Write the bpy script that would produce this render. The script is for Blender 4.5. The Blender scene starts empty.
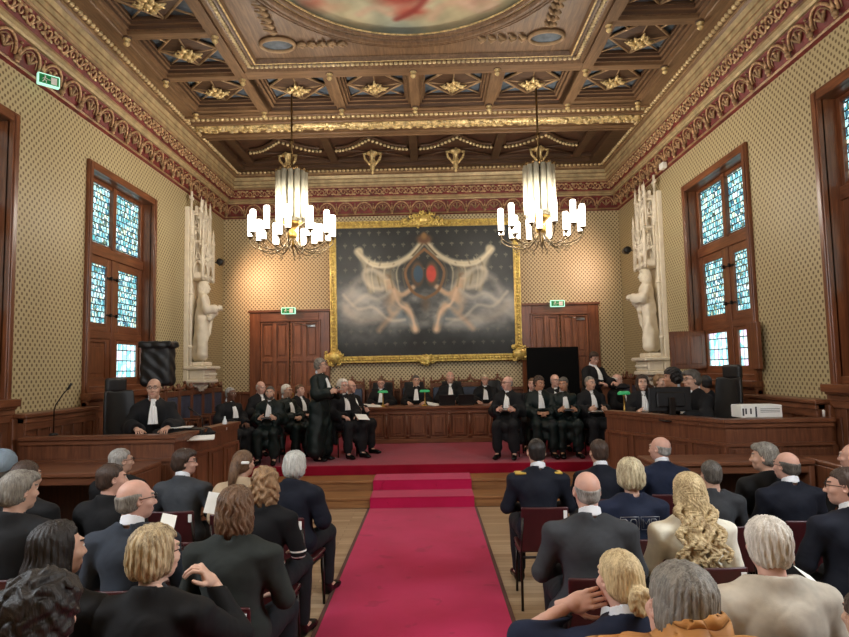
CANDLE = 3.2; CANDLE_FILL = 12.0; EXPO = 1.3; DAY_FILL = 150.0
import bpy, math, random
import numpy as np
from mathutils import Matrix, Vector
random.seed(7)
rng = np.random.RandomState(11)
PI = math.pi
SC = bpy.context.scene
COL = SC.collection

# ------------------------------------------------------------------ camera
CAM_H = 2.0
FPX = 620.0
CX, CY = 418.0, 318.5
_p, _y, _r = math.radians(4.6), math.radians(1.0), math.radians(1.1)
FW = np.array([-math.sin(_y) * math.cos(_p), math.cos(_y) * math.cos(_p), math.sin(_p)])
RT = np.cross(FW, [0, 0, 1.0]); RT /= np.linalg.norm(RT)
UP = np.cross(RT, FW)
RT, UP = RT * math.cos(_r) - UP * math.sin(_r), UP * math.cos(_r) + RT * math.sin(_r)
def at(x, y, Y=None, Z=None, X=None):
    r = FW * FPX + RT * (x - CX) - UP * (y - CY)
    t = Y / r[1] if Y is not None else ((Z - CAM_H) / r[2] if Z is not None else X / r[0])
    return np.array([0, 0, CAM_H]) + r * t
cd = bpy.data.cameras.new('camera'); cam = bpy.data.objects.new('camera', cd); COL.objects.link(cam)
m = Matrix.Identity(4)
for i in range(3):
    m[i][0] = RT[i]; m[i][1] = UP[i]; m[i][2] = -FW[i]
m[2][3] = CAM_H
cam.matrix_world = m
cd.sensor_width = 36; cd.lens = FPX / 849 * 36; cd.shift_x = (424.5 - CX) / 849; cd.clip_end = 100
SC.camera = cam

# ------------------------------------------------------------------ materials
def srgb(c):
    return tuple(((v / 255) / 12.92 if v / 255 <= .04045 else ((v / 255 + .055) / 1.055) ** 2.4) for v in c) + (1,)
class NT:
    def __init__(s, name):
        s.m = bpy.data.materials.new(name); s.m.use_nodes = True
        s.t = s.m.node_tree; s.n = s.t.nodes; s.b = s.n['Principled BSDF']; s.out = s.n['Material Output']
    def node(s, typ, **kw):
        n = s.n.new(typ)
        for k, v in kw.items(): setattr(n, k, v)
        return n
    def link(s, a, b): s.t.links.new(a, b)
    def setin(s, inp, v):
        if hasattr(v, 'is_linked') or isinstance(v, bpy.types.NodeSocket): s.link(v, inp)
        else: inp.default_value = v
    def math(s, op, a, b=0.0, c=None):
        n = s.node('ShaderNodeMath', operation=op)
        s.setin(n.inputs[0], a); s.setin(n.inputs[1], b)
        if c is not None: s.setin(n.inputs[2], c)
        return n.outputs[0]
    def coord(s, kind='Object', scale=(1, 1, 1), rot=(0, 0, 0)):
        t = s.node('ShaderNodeTexCoord'); mp = s.node('ShaderNodeMapping')
        mp.inputs['Scale'].default_value = scale; mp.inputs['Rotation'].default_value = rot
        s.link(t.outputs[kind], mp.inputs[0]); return mp.outputs[0]
    def noise(s, vec, scale=5, detail=3, rough=.6, dist=0.0):
        n = s.node('ShaderNodeTexNoise'); n.inputs['Scale'].default_value = scale; n.inputs['Detail'].default_value = detail
        n.inputs['Roughness'].default_value = rough; n.inputs['Distortion'].default_value = dist
        s.link(vec, n.inputs['Vector']); return n.outputs['Fac']
    def ramp(s, fac, stops, mode='LINEAR'):
        r = s.node('ShaderNodeValToRGB'); r.color_ramp.interpolation = mode
        e = r.color_ramp.elements
        while len(e) > 1: e.remove(e[-1])
        e[0].position = stops[0][0]; e[0].color = srgb(stops[0][1])
        for p, c in stops[1:]:
            q = e.new(p); q.color = srgb(c)
        s.link(fac, r.inputs[0]); return r.outputs[0]
    def mix(s, fac, a, b):
        n = s.node('ShaderNodeMix', data_type='RGBA'); s.setin(n.inputs[0], fac)
        s.setin(n.inputs[6], a); s.setin(n.inputs[7], b); return n.outputs[2]
    def bump(s, h, strength=.3, dist=.01):
        b = s.node('ShaderNodeBump'); b.inputs['Strength'].default_value = strength; b.inputs['Distance'].default_value = dist
        s.link(h, b.inputs['Height']); s.link(b.outputs[0], s.b.inputs['Normal'])
    def fin(s, col=None, rough=.5, metal=0.0, spec=.5, sheen=0.0):
        if col is not None: s.setin(s.b.inputs['Base Color'], col)
        s.setin(s.b.inputs['Roughness'], rough); s.b.inputs['Metallic'].default_value = metal
        s.b.inputs['Specular IOR Level'].default_value = spec
        if sheen: s.b.inputs['Sheen Weight'].default_value = sheen
        return s.m
M = {}
def plain(name, rgb, rough=.5, metal=0.0, spec=.5, var=0.12, vscale=6, sheen=0.0, bump=0.0, bscale=60):
    t = NT(name); v = t.coord(); n = t.noise(v, vscale, 3)
    lo = tuple(max(0, c * (1 - var)) for c in rgb); hi = tuple(min(255, c * (1 + var)) for c in rgb)
    c = t.ramp(n, [(.3, lo), (.7, hi)])
    if name.startswith('cloth_'):
        if name == 'cloth_quilt':
            sp = t.node('ShaderNodeSeparateXYZ'); t.link(v, sp.inputs[0]); wv = t.math('ABSOLUTE', t.math('SINE', t.math('ADD', t.math('MULTIPLY', sp.outputs[2], 42), t.math('MULTIPLY', t.noise(v, 5, 2), 5.0))))
            w2 = t.math('ABSOLUTE', t.math('SINE', t.math('ADD', t.math('MULTIPLY', sp.outputs[0], 22), t.math('MULTIPLY', sp.outputs[2], 9)))); t.bump(t.math('MULTIPLY', t.math('POWER', wv, .4), t.math('POWER', w2, .25)), .9, .03); M[name] = t.fin(c, rough, metal, spec, sheen); return M[name]
        h = t.math('ADD', t.math('MULTIPLY', t.noise(v, 6.5, 2, .5, .35), 1.0), t.math('MULTIPLY', t.noise(v, bscale, 2), .03)); t.bump(h, .5, .035)
    elif bump: t.bump(t.noise(v, bscale, 2), bump, .004)
    M[name] = t.fin(c, rough, metal, spec, sheen); return M[name]
def wood(name, dark, light, rough=.35, scale=(1.5, 1.5, 14), axis='z', spec=.5):
    sc = {'z': (16, 16, 1.3), 'x': (1.3, 16, 16), 'y': (16, 1.3, 16)}[axis]
    t = NT(name); v = t.coord(scale=sc); n = t.noise(v, 1.6, 5, .65, .6)
    v2 = t.coord(); n2 = t.noise(v2, 1.7, 2)
    f = t.math('ADD', t.math('MULTIPLY', n, .75), t.math('MULTIPLY', n2, .25))
    c = t.ramp(f, [(.32, dark), (.5, tuple((a + b) / 2 for a, b in zip(dark, light))), (.68, light)])
    t.bump(n, .12, .004); M[name] = t.fin(c, rough, 0, spec); return M[name]
wood('oak_z', (80, 46, 31), (134, 85, 58), .38)
wood('oak_x', (84, 49, 33), (140, 90, 62), .36, axis='x')
wood('oak_y', (84, 49, 33), (140, 90, 62), .36, axis='y')
wood('frame_z', (88, 50, 32), (142, 88, 57), .3)
wood('frame_y', (88, 50, 32), (142, 88, 57), .3, axis='y')
wood('dark_oak', (40, 22, 16), (74, 44, 30), .4)
wood('dark_oak_y', (40, 22, 16), (74, 44, 30), .4, axis='y')
wood('step_oak', (120, 80, 48), (172, 124, 78), .4, axis='x')
wood('ceil_wood', (92, 69, 49), (148, 116, 84), .45, axis='y')
wood('ceil_wood_x', (92, 69, 49), (148, 116, 84), .45, axis='x')
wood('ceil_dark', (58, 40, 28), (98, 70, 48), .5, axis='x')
plain('coffer_blue', (84, 96, 108), .6, var=.25)
plain('bay_brown', (76, 50, 38), .5, var=.2)
plain('gold', (206, 180, 128), .4, .4, var=.25, vscale=20)
plain('gold_bright', (236, 194, 112), .35, .35, var=.2, vscale=12)
plain('old_gold', (180, 146, 110), .45, .3, var=.25, vscale=25)
plain('bead_gold', (206, 184, 140), .35, .35, var=.15)
plain('cream', (182, 163, 124), .45, .15, var=.12)
plain('cream_dark', (158, 130, 96), .45, .2, var=.15)
plain('frieze_red', (112, 44, 42), .6, var=.2)
plain('stone', (240, 231, 212), .7, var=.03, vscale=9, bump=.2)
plain('black_plastic', (18, 18, 20), .4, var=.1)
plain('black_leather', (24, 24, 27), .45, var=.15, bump=.1, bscale=200)
plain('screen_black', (6, 6, 7), .6, var=.0, spec=.1)
plain('blue_leather', (62, 72, 92), .45, var=.2)
plain('metal_dark', (48, 42, 38), .35, .8)
plain('brass', (176, 140, 74), .3, .85)
plain('bronze', (100, 78, 48), .35, .8); plain('arm_metal', (120, 104, 78), .4, .6)
plain('steel', (150, 150, 150), .3, .9)
wood('door_wood', (100, 60, 38), (160, 102, 68), .35)
plain('tube_white', (196, 192, 172), .45, var=.02)
plain('paper', (238, 238, 234), .7, var=.02)
plain('white_cloth', (236, 236, 236), .8, var=.03)
plain('shirt_white', (226, 228, 234), .75, var=.02)
plain('chair_burgundy', (62, 20, 24), .38, var=.12)
plain('exit_green', (22, 150, 84), .4, var=.02)
plain('epaulette', (214, 178, 84), .4, .4)
plain('bottle', (225, 232, 236), .15, var=.02)
plain('label_ink', (60, 60, 66), .6, var=.0)
def emis(name, rgb, strength, base=None):
    t = NT(name); t.fin(srgb(base or rgb), .4)
    t.b.inputs['Emission Color'].default_value = srgb(rgb); t.b.inputs['Emission Strength'].default_value = strength
    M[name] = t.m; return t.m
emis('candle', (255, 243, 226), CANDLE, (130, 124, 112))
emis('exit_glow', (170, 230, 205), .45)
emis('lamp_glow', (255, 240, 220), 6)
emis('green_glow', (70, 200, 120), .12, (50, 130, 84))

def wallpaper(name, ax, net):
    t = NT(name); tc = t.node('ShaderNodeTexCoord'); sp = t.node('ShaderNodeSeparateXYZ'); t.link(tc.outputs['Object'], sp.inputs[0])
    u = sp.outputs[ax]; z = sp.outputs[2]
    cu = t.math('COSINE', t.math('MULTIPLY', u, 2 * PI / (.09 if net else .094))); cv = t.math('COSINE', t.math('MULTIPLY', z, 2 * PI / (.098 if net else .104)))
    pr = t.math('MULTIPLY', cu, cv)
    v = t.coord(); n = t.noise(v, 1.2, 2)
    if net:
        f = t.ramp(pr, [(.0, (208, 192, 156)), (.1, (200, 184, 148)), (.24, (124, 106, 76)), (.8, (96, 80, 56)), (1, (120, 100, 70))])
    else:
        f = t.ramp(pr, [(.0, (196, 181, 142)), (.3, (186, 171, 132)), (.45, (112, 92, 62)), (1, (92, 72, 46))])
    c = t.mix(t.math('MULTIPLY', n, .3), f, srgb((168, 150, 108)))
    t.bump(pr, .15, .004)
    M[name] = t.fin(c, .5, .0, .4)
wallpaper('wallpaper_side', 1, False); wallpaper('wallpaper_back', 0, True)

def glass_mat(name, big):
    t = NT(name); tc = t.node('ShaderNodeTexCoord'); sp = t.node('ShaderNodeSeparateXYZ'); t.link(tc.outputs['Object'], sp.inputs[0])
    cb = t.node('ShaderNodeCombineXYZ'); t.link(sp.outputs[1], cb.inputs[0]); t.link(sp.outputs[2], cb.inputs[1])
    br = t.node('ShaderNodeTexBrick'); br.offset = .5 if not big else 0.0
    br.inputs['Color1'].default_value = (0, 0, 0, 1); br.inputs['Color2'].default_value = (1, 1, 1, 1); br.inputs['Mortar'].default_value = (0, 0, 0, 1)
    br.inputs['Scale'].default_value = 1; br.inputs['Mortar Size'].default_value = .009
    br.inputs['Brick Width'].default_value = .145 if big else .085; br.inputs['Row Height'].default_value = .175 if big else .1
    t.link(cb.outputs[0], br.inputs['Vector'])
    vo = t.node('ShaderNodeTexVoronoi'); vo.inputs['Scale'].default_value = 7 if big else 15; t.link(tc.outputs['Object'], vo.inputs['Vector'])
    ed = t.node('ShaderNodeTexVoronoi', feature='DISTANCE_TO_EDGE'); ed.inputs['Scale'].default_value = 15; t.link(tc.outputs['Object'], ed.inputs['Vector'])
    sc = t.node('ShaderNodeSeparateColor'); t.link(vo.outputs['Color'], sc.inputs[0])
    key = t.math('FRACT', t.math('ADD', t.math('MULTIPLY', sc.outputs[0], 1.0), t.math('MULTIPLY', br.outputs[0], .6 if not big else .9)))
    if big:
        c = t.ramp(key, [(.0, (190, 225, 235)), (.25, (120, 205, 215)), (.45, (215, 200, 225)), (.62, (205, 235, 240)), (.8, (150, 215, 225))], 'CONSTANT')
    else:
        c = t.ramp(key, [(.0, (196, 218, 222)), (.13, (92, 156, 172)), (.28, (140, 196, 204)), (.42, (50, 92, 112)), (.52, (160, 206, 206)), (.64, (190, 206, 178)), (.72, (74, 148, 156)), (.84, (140, 182, 200)), (.94, (84, 104, 88))], 'CONSTANT')
    lead = t.math('GREATER_THAN', br.outputs['Fac'], .5)
    if not big:
        lead = t.math('MAXIMUM', lead, t.math('LESS_THAN', ed.outputs['Distance'], .022))
    c2 = t.mix(lead, c, srgb((20, 20, 22)))
    t.fin(c2, .25); t.link(c2, t.b.inputs['Emission Color']); t.b.inputs['Emission Strength'].default_value = .78 if not big else .75
    M[name] = t.m
glass_mat('stained_glass', False); glass_mat('square_glass', True)

def floor_mat():
    t = NT('oak_floor'); v = t.coord()
    br = t.node('ShaderNodeTexBrick'); br.inputs['Scale'].default_value = 1; br.inputs['Brick Width'].default_value = 1.1; br.inputs['Row Height'].default_value = .09
    br.inputs['Mortar Size'].default_value = .002; br.inputs['Color1'].default_value = srgb((172, 142, 108)); br.inputs['Color2'].default_value = srgb((208, 180, 146)); br.inputs['Mortar'].default_value = srgb((84, 60, 42))
    t.link(v, br.inputs['Vector'])
    n = t.noise(t.coord(scale=(2, 22, 2)), 2.2, 5, .7, .5)
    c = t.mix(t.math('MULTIPLY', n, .55), br.outputs[0], srgb((116, 86, 58)))
    t.bump(n, .1, .003); M['oak_floor'] = t.fin(c, .42)
floor_mat()
def carpet_mat(name, lo, hi, stain):
    t = NT(name); v = t.coord(); n = t.noise(v, 1.6, 4, .6); g = t.noise(v, 260, 2)
    c = t.ramp(n, [(.25, lo), (.7, hi)])
    if stain:
        s = t.noise(v, 4.5, 2, .5, .4); c = t.mix(t.math('MULTIPLY', t.math('GREATER_THAN', s, .67), .3), c, srgb((128, 18, 48)))
    t.bump(g, .5, .004); M[name] = t.fin(c, .95, 0, .1, .15)
carpet_mat('carpet_runner', (180, 27, 73), (198, 37, 90), True)
carpet_mat('carpet_dais', (128, 10, 34), (152, 18, 46), False)
carpet_mat('carpet_border', (76, 40, 30), (96, 56, 40), False)

def vcol(name, rough=.6, spec=.3):
    t = NT(name); a = t.node('ShaderNodeVertexColor'); a.layer_name = 'Col'
    M[name] = t.fin(a.outputs[0], rough, 0, spec)
vcol('painting_paint', .42, .5); vcol('ceiling_paint', .6); M['ceiling_paint'].node_tree.nodes['Principled BSDF'].inputs['Specular IOR Level'].default_value = .1

# ------------------------------------------------------------------ mesh builder
class MB:
    def __init__(s): s.v = []; s.f = []; s.mi = []; s.n = 0; s.sm = []
    def add(s, verts, faces, mi=0, smooth=False):
        verts = np.asarray(verts, float).reshape(-1, 3); s.v.append(verts)
        o = s.n; s.f += [tuple(i + o for i in f) for f in faces]; s.mi += [mi] * len(faces); s.sm += [smooth] * len(faces); s.n += len(verts); return s
    def box(s, x0, x1, y0, y1, z0, z1, mi=0, bev=0.0):
        x0, x1 = min(x0, x1), max(x0, x1); y0, y1 = min(y0, y1), max(y0, y1); z0, z1 = min(z0, z1), max(z0, z1)
        if bev:
            b = min(bev, (x1 - x0) / 2.1, (y1 - y0) / 2.1, (z1 - z0) / 2.1)
            V = []; idx = {}
            for sx in (0, 1):
                for sy in (0, 1):
                    for sz in (0, 1):
                        X = (x0, x1)[sx]; Y = (y0, y1)[sy]; Z = (z0, z1)[sz]
                        bx = b * (1 - 2 * sx); by = b * (1 - 2 * sy); bz = b * (1 - 2 * sz)
                        idx[sx, sy, sz] = len(V)
                        V += [(X, Y + by, Z + bz), (X + bx, Y, Z + bz), (X + bx, Y + by, Z)]
            F = []
            for a in range(3):
                o = [i for i in range(3) if i != a]
                for sv in (0, 1):
                    q = []
                    for p, r in ((0, 0), (1, 0), (1, 1), (0, 1)):
                        k = [0, 0, 0]; k[a] = sv; k[o[0]] = p; k[o[1]] = r; q.append(idx[tuple(k)] + a)
                    F.append(q if (sv == 1) == (a != 1) else q[::-1])
                for p in (0, 1):
                    for r in (0, 1):
                        k0 = [0, 0, 0]; k0[o[0]] = p; k0[o[1]] = r; k1 = list(k0); k1[a] = 1
                        i0, i1 = idx[tuple(k0)], idx[tuple(k1)]
                        q = [i0 + o[0], i0 + o[1], i1 + o[1], i1 + o[0]]
                        F.append(q if ((p + r) % 2 == 0) != (a != 1) else q[::-1])
            for k, i in idx.items():
                F.append([i, i + 1, i + 2] if sum(k) % 2 == 1 else [i, i + 2, i + 1])
            return s.add(V, F, mi)
        V = [(x, y, z) for x in (x0, x1) for y in (y0, y1) for z in (z0, z1)]
        return s.add(V, [(0, 1, 3, 2), (4, 6, 7, 5), (0, 4, 5, 1), (2, 3, 7, 6), (0, 2, 6, 4), (1, 5, 7, 3)], mi)
    def tube(s, pts, r, n=8, mi=0, cap=True, closed=False):
        P = np.asarray(pts, float); k = len(P); R = np.full(k, r) if np.isscalar(r) else np.asarray(r, float)
        T = np.gradient(P, axis=0) if not closed else (np.roll(P, -1, 0) - np.roll(P, 1, 0))
        T /= np.linalg.norm(T, axis=1)[:, None] + 1e-9
        ref = np.array([0, 0, 1.0]) if abs(T[0][2]) < .9 else np.array([1.0, 0, 0])
        N = np.cross(T[0], ref); N /= np.linalg.norm(N); V = []
        for i in range(k):
            N = N - T[i] * (N @ T[i]); N /= np.linalg.norm(N) + 1e-9; B = np.cross(T[i], N)
            a = np.arange(n) * 2 * PI / n
            V.append(P[i] + R[i] * (np.cos(a)[:, None] * N + np.sin(a)[:, None] * B))
        V = np.concatenate(V); F = []
        for i in range(k if closed else k - 1):
            j = (i + 1) % k
            for q in range(n):
                w = (q + 1) % n; F.append((i * n + q, i * n + w, j * n + w, j * n + q))
        if cap and not closed: F += [tuple(range(n))[::-1], tuple((k - 1) * n + q for q in range(n))]
        return s.add(V, F, mi, True)
    def lathe(s, prof, c=(0, 0, 0), n=16, mi=0, ax='z', smooth=True):
        V = []; F = []; k = len(prof)
        for (r, z) in prof:
            for q in range(n):
                a = q * 2 * PI / n; p = (r * math.cos(a), r * math.sin(a), z)
                if ax == 'x': p = (z, r * math.cos(a), r * math.sin(a))
                if ax == 'y': p = (r * math.cos(a), z, r * math.sin(a))
                V.append((c[0] + p[0], c[1] + p[1], c[2] + p[2]))
        for i in range(k - 1):
            for q in range(n):
                w = (q + 1) % n; F.append((i * n + q, i * n + w, (i + 1) * n + w, (i + 1) * n + q))
        F += [tuple(range(n))[::-1], tuple((k - 1) * n + q for q in range(n))]
        return s.add(V, F, mi, smooth)
    def ball(s, c, r, mi=0, n=8, sc=(1, 1, 1)):
        V = [(0, 0, -1)]; m_ = n // 2
        for i in range(1, m_):
            t = -PI / 2 + PI * i / m_
            for q in range(n): V.append((math.cos(t) * math.cos(q * 2 * PI / n), math.cos(t) * math.sin(q * 2 * PI / n), math.sin(t)))
        V.append((0, 0, 1)); F = []
        for q in range(n): F.append((0, 1 + (q + 1) % n, 1 + q))
        for i in range(m_ - 2):
            for q in range(n): F.append((1 + i * n + q, 1 + i * n + (q + 1) % n, 1 + (i + 1) * n + (q + 1) % n, 1 + (i + 1) * n + q))
        b = 1 + (m_ - 2) * n; L = len(V) - 1
        for q in range(n): F.append((b + q, b + (q + 1) % n, L))
        return s.add(np.array(V) * r * np.array(sc) + np.array(c), F, mi, True)
    def sweep(s, prof, path, mis=0, closed_prof=False):
        # prof: list of (p, z) ; path: list of functions p -> (x, y)
        V = []; F = []; k = len(prof); MI = []
        for fn in path:
            for (p, z) in prof:
                x, y = fn(p); V.append((x, y, z))
        for i in range(len(path) - 1):
            for j in range(k - 1):
                F.append((i * k + j, (i + 1) * k + j, (i + 1) * k + j + 1, i * k + j + 1)); MI.append(mis[j] if not np.isscalar(mis) else mis)
        o = s.n; s.v.append(np.array(V, float)); s.f += [tuple(a + o for a in f) for f in F]; s.mi += MI; s.sm += [False] * len(F); s.n += len(V); return s
    def quad(s, a, b, c, d, mi=0): return s.add([a, b, c, d], [(0, 1, 2, 3)], mi)
    def prism(s, poly, z0, z1, mi=0):
        n = len(poly); V = [(x, y, z0) for x, y in poly] + [(x, y, z1) for x, y in poly]
        F = [tuple(range(n))[::-1], tuple(range(n, 2 * n))] + [(i, (i + 1) % n, n + (i + 1) % n, n + i) for i in range(n)]
        return s.add(V, F, mi)
    def merge(s, o, mat=None, mi=None):
        V = np.concatenate(o.v)
        if mat is not None:
            A = np.array(mat); V = V @ A[:3, :3].T + A[:3, 3]
        off = s.n; s.v.append(V); s.f += [tuple(i + off for i in f) for f in o.f]
        s.mi += o.mi if mi is None else [mi] * len(o.f); s.sm += o.sm; s.n += len(V); return s
    def mesh(s, name, mats):
        me = bpy.data.meshes.new(name); V = np.concatenate(s.v) if s.v else np.zeros((0, 3))
        me.from_pydata(V.tolist(), [], s.f)
        for mm in mats: me.materials.append(M[mm])
        me.polygons.foreach_set('material_index', s.mi); me.polygons.foreach_set('use_smooth', s.sm); me.update(); return me
    def build(s, name, mats, parent=None, loc=None):
        if isinstance(mats, str): mats = [mats]
        return link(name, s.mesh(name, mats), parent, loc)
def link(name, me, parent=None, loc=None):
    o = bpy.data.objects.new(name, me); COL.objects.link(o)
    if loc is not None: o.location = loc
    if parent is not None: o.parent = parent
    return o
def empty(name, loc=(0, 0, 0), rz=0.0):
    o = bpy.data.objects.new(name, None); o.empty_display_size = .1; COL.objects.link(o); o.location = tuple(loc); o.rotation_euler = (0, 0, rz); return o
def tag(o, label=None, cat=None, group=None, kind=None):
    if label: o['label'] = label
    if cat: o['category'] = cat
    if group: o['group'] = group
    if kind: o['kind'] = kind
    return o
def struct(o, label=None):
    o['kind'] = 'structure'
    if label: o['label'] = label
    return o
def children(o): return [c for c in bpy.data.objects if c.parent == o]
def copy_tree(o, parent=None):
    c = o.copy(); COL.objects.link(c)
    if parent is not None: c.parent = parent
    for ch in children(o): copy_tree(ch, c)
    return c
# ------------------------------------------------------------------ room shell
L, R, D, F0 = -5.02, 4.69, 15.0, -2.1
ZB = 6.78
WINS = [(8.88, 11.17), (5.03, 7.32), (1.18, 3.47)]
def side_wall(name, X, s):
    b = MB(); x0, x1 = (X, X + s * .4)
    segs = [(F0, WINS[2][0]), (WINS[2][1], WINS[1][0]), (WINS[1][1], WINS[0][0]), (WINS[0][1], D)]
    for a, c in segs: b.box(x0, x1, a, c, 0, 7.4)
    for a, c in WINS: b.box(x0, x1, a, c, 0, 1.7); b.box(x0, x1, a, c, 5.2, 7.4)
    return struct(b.build(name, 'wallpaper_side'))
wl = side_wall('wall_left', L, -1); wr = side_wall('wall_right', R, 1)
struct(MB().box(L - .4, R + .4, D, D + .4, 0, 7.4).build('wall_back', 'wallpaper_back'))
struct(MB().box(L - .4, R + .4, F0 - .4, F0, 0, 7.4).build('wall_front', 'wallpaper_back'))
struct(MB().box(L - .4, R + .4, F0 - .4, D + .4, -.2, 0).build('floor', 'oak_floor'))

# dais with its two wooden steps
b = MB()
b.box(L, R, 10.2, D, 0, .44)
b.box(L, -3.02, 7.35, 10.2, 0, .50); b.box(2.78, R, 7.35, 10.2, 0, .50)
dais = struct(b.build('dais', 'oak_x'))
dais['label'] = 'raised oak platform at the end of the hall'
for i, (y0, z) in enumerate([(9.12, .15), (9.65, .30)]):
    s_ = MB().box(-3.0, 2.76, y0, 10.19 if i else 9.64, .0 if i == 0 else .0, z, bev=.008)
    s_.box(-3.0, 2.76, y0 - .025, y0 + .02, z - .035, z + .002, bev=.006)
    s_.build('step', 'step_oak', dais)
b = MB().box(L + .05, R - .05, 10.18, D - .02, .44, .455, bev=.004).box(-3.0, 2.76, 10.165, 10.185, .30, .452, bev=.004)
tag(b.build('dais_carpet', 'carpet_dais'), 'deep red carpet covering the raised platform', 'carpet')
b = MB()
x0, x1 = -.9, .6
b.box(x0, x1, F0 + .3, 9.1, .0, .012)
for (y0, z, y1) in ((9.085, .15, 9.63), (9.615, .30, 10.155)):
    b.box(x0, x1, y0 - .02, y0, .0 if y0 < 9.2 else .15, z + .012, bev=.004); b.box(x0, x1, y0 - .02, y1, z, z + .014, bev=.004)
run = empty('carpet_runner', (0, 0, 0)); b.build('carpet_pile', 'carpet_runner', run)
tag(run, 'long crimson carpet runner down the aisle and up the steps', 'carpet')
bb = MB()
for xa in (x0 - .035, x1): bb.box(xa, xa + .035, F0 + .3, 9.08, 0, .014, bev=.003)
bb.build('bound_edge', 'carpet_border', run)

# ------------------------------------------------------------------ wainscot
def wains(name, X, s):
    # s = +1 : inward direction is +x
    b = MB()
    def bx(p0, p1, y0, y1, z0, z1, mi=0, bev=0): b.box(X + s * p0, X + s * p1, y0, y1, z0, z1, mi, bev)
    z = 1.55
    for (a, c, zt, dp) in [(F0, 5.03, 1.55, .2), (5.03, 7.32, 1.66, .07), (7.32, 8.88, z, .2), (8.88, 11.17, 1.66, .07), (11.17, D, 1.55, .07)]:
        bx(0, dp, a, c, 0, zt - .04, 0)
        bx(0, dp + .06, a - (.04 if dp > .1 else 0), c + (.04 if dp > .1 else 0), zt - .05, zt, 1, .01)
        bx(0, dp + .035, a, c, zt - .12, zt - .05, 1, .01)
        bx(0, dp + .03, a, c, 0, .16, 1, .008)
        n = max(2, int(round((c - a) / .26)))
        for i in range(n + 1):
            yy = a + .03 + (c - a - .06) * i / n
            bx(dp, dp + .02, max(a, yy - .03), min(c, yy + .03), .16, zt - .2, 0, .005)
        bx(dp, dp + .026, a, c, zt - .2, zt - .12, 1, .004)
        for i in range(n):
            yy = a + .03 + (c - a - .06) * (i + .5) / n
            bx(dp, dp + .012, yy - .045, yy + .045, .3, zt - .3, 0, .01)
    for a in (7.32, 8.88, 5.03):
        bx(0, .13, a - .08, a + .08, 0, 1.5, 0, .01)
    return struct(b.build(name, ['oak_z', 'oak_y']))
wains('trim_1', L, 1); wains('trim_2', R, -1)
b = MB(); b.box(L, R, D - .05, D, .45, 1.5, 0); b.box(L, R, D - .09, D, 1.45, 1.52, 0, .01)
for i in range(36):
    xx = L + .15 + i * .27; b.box(xx - .03, xx + .03, D - .07, D - .04, .45, 1.44, 0, .005)
struct(b.build('trim_3', 'oak_z'))

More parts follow.
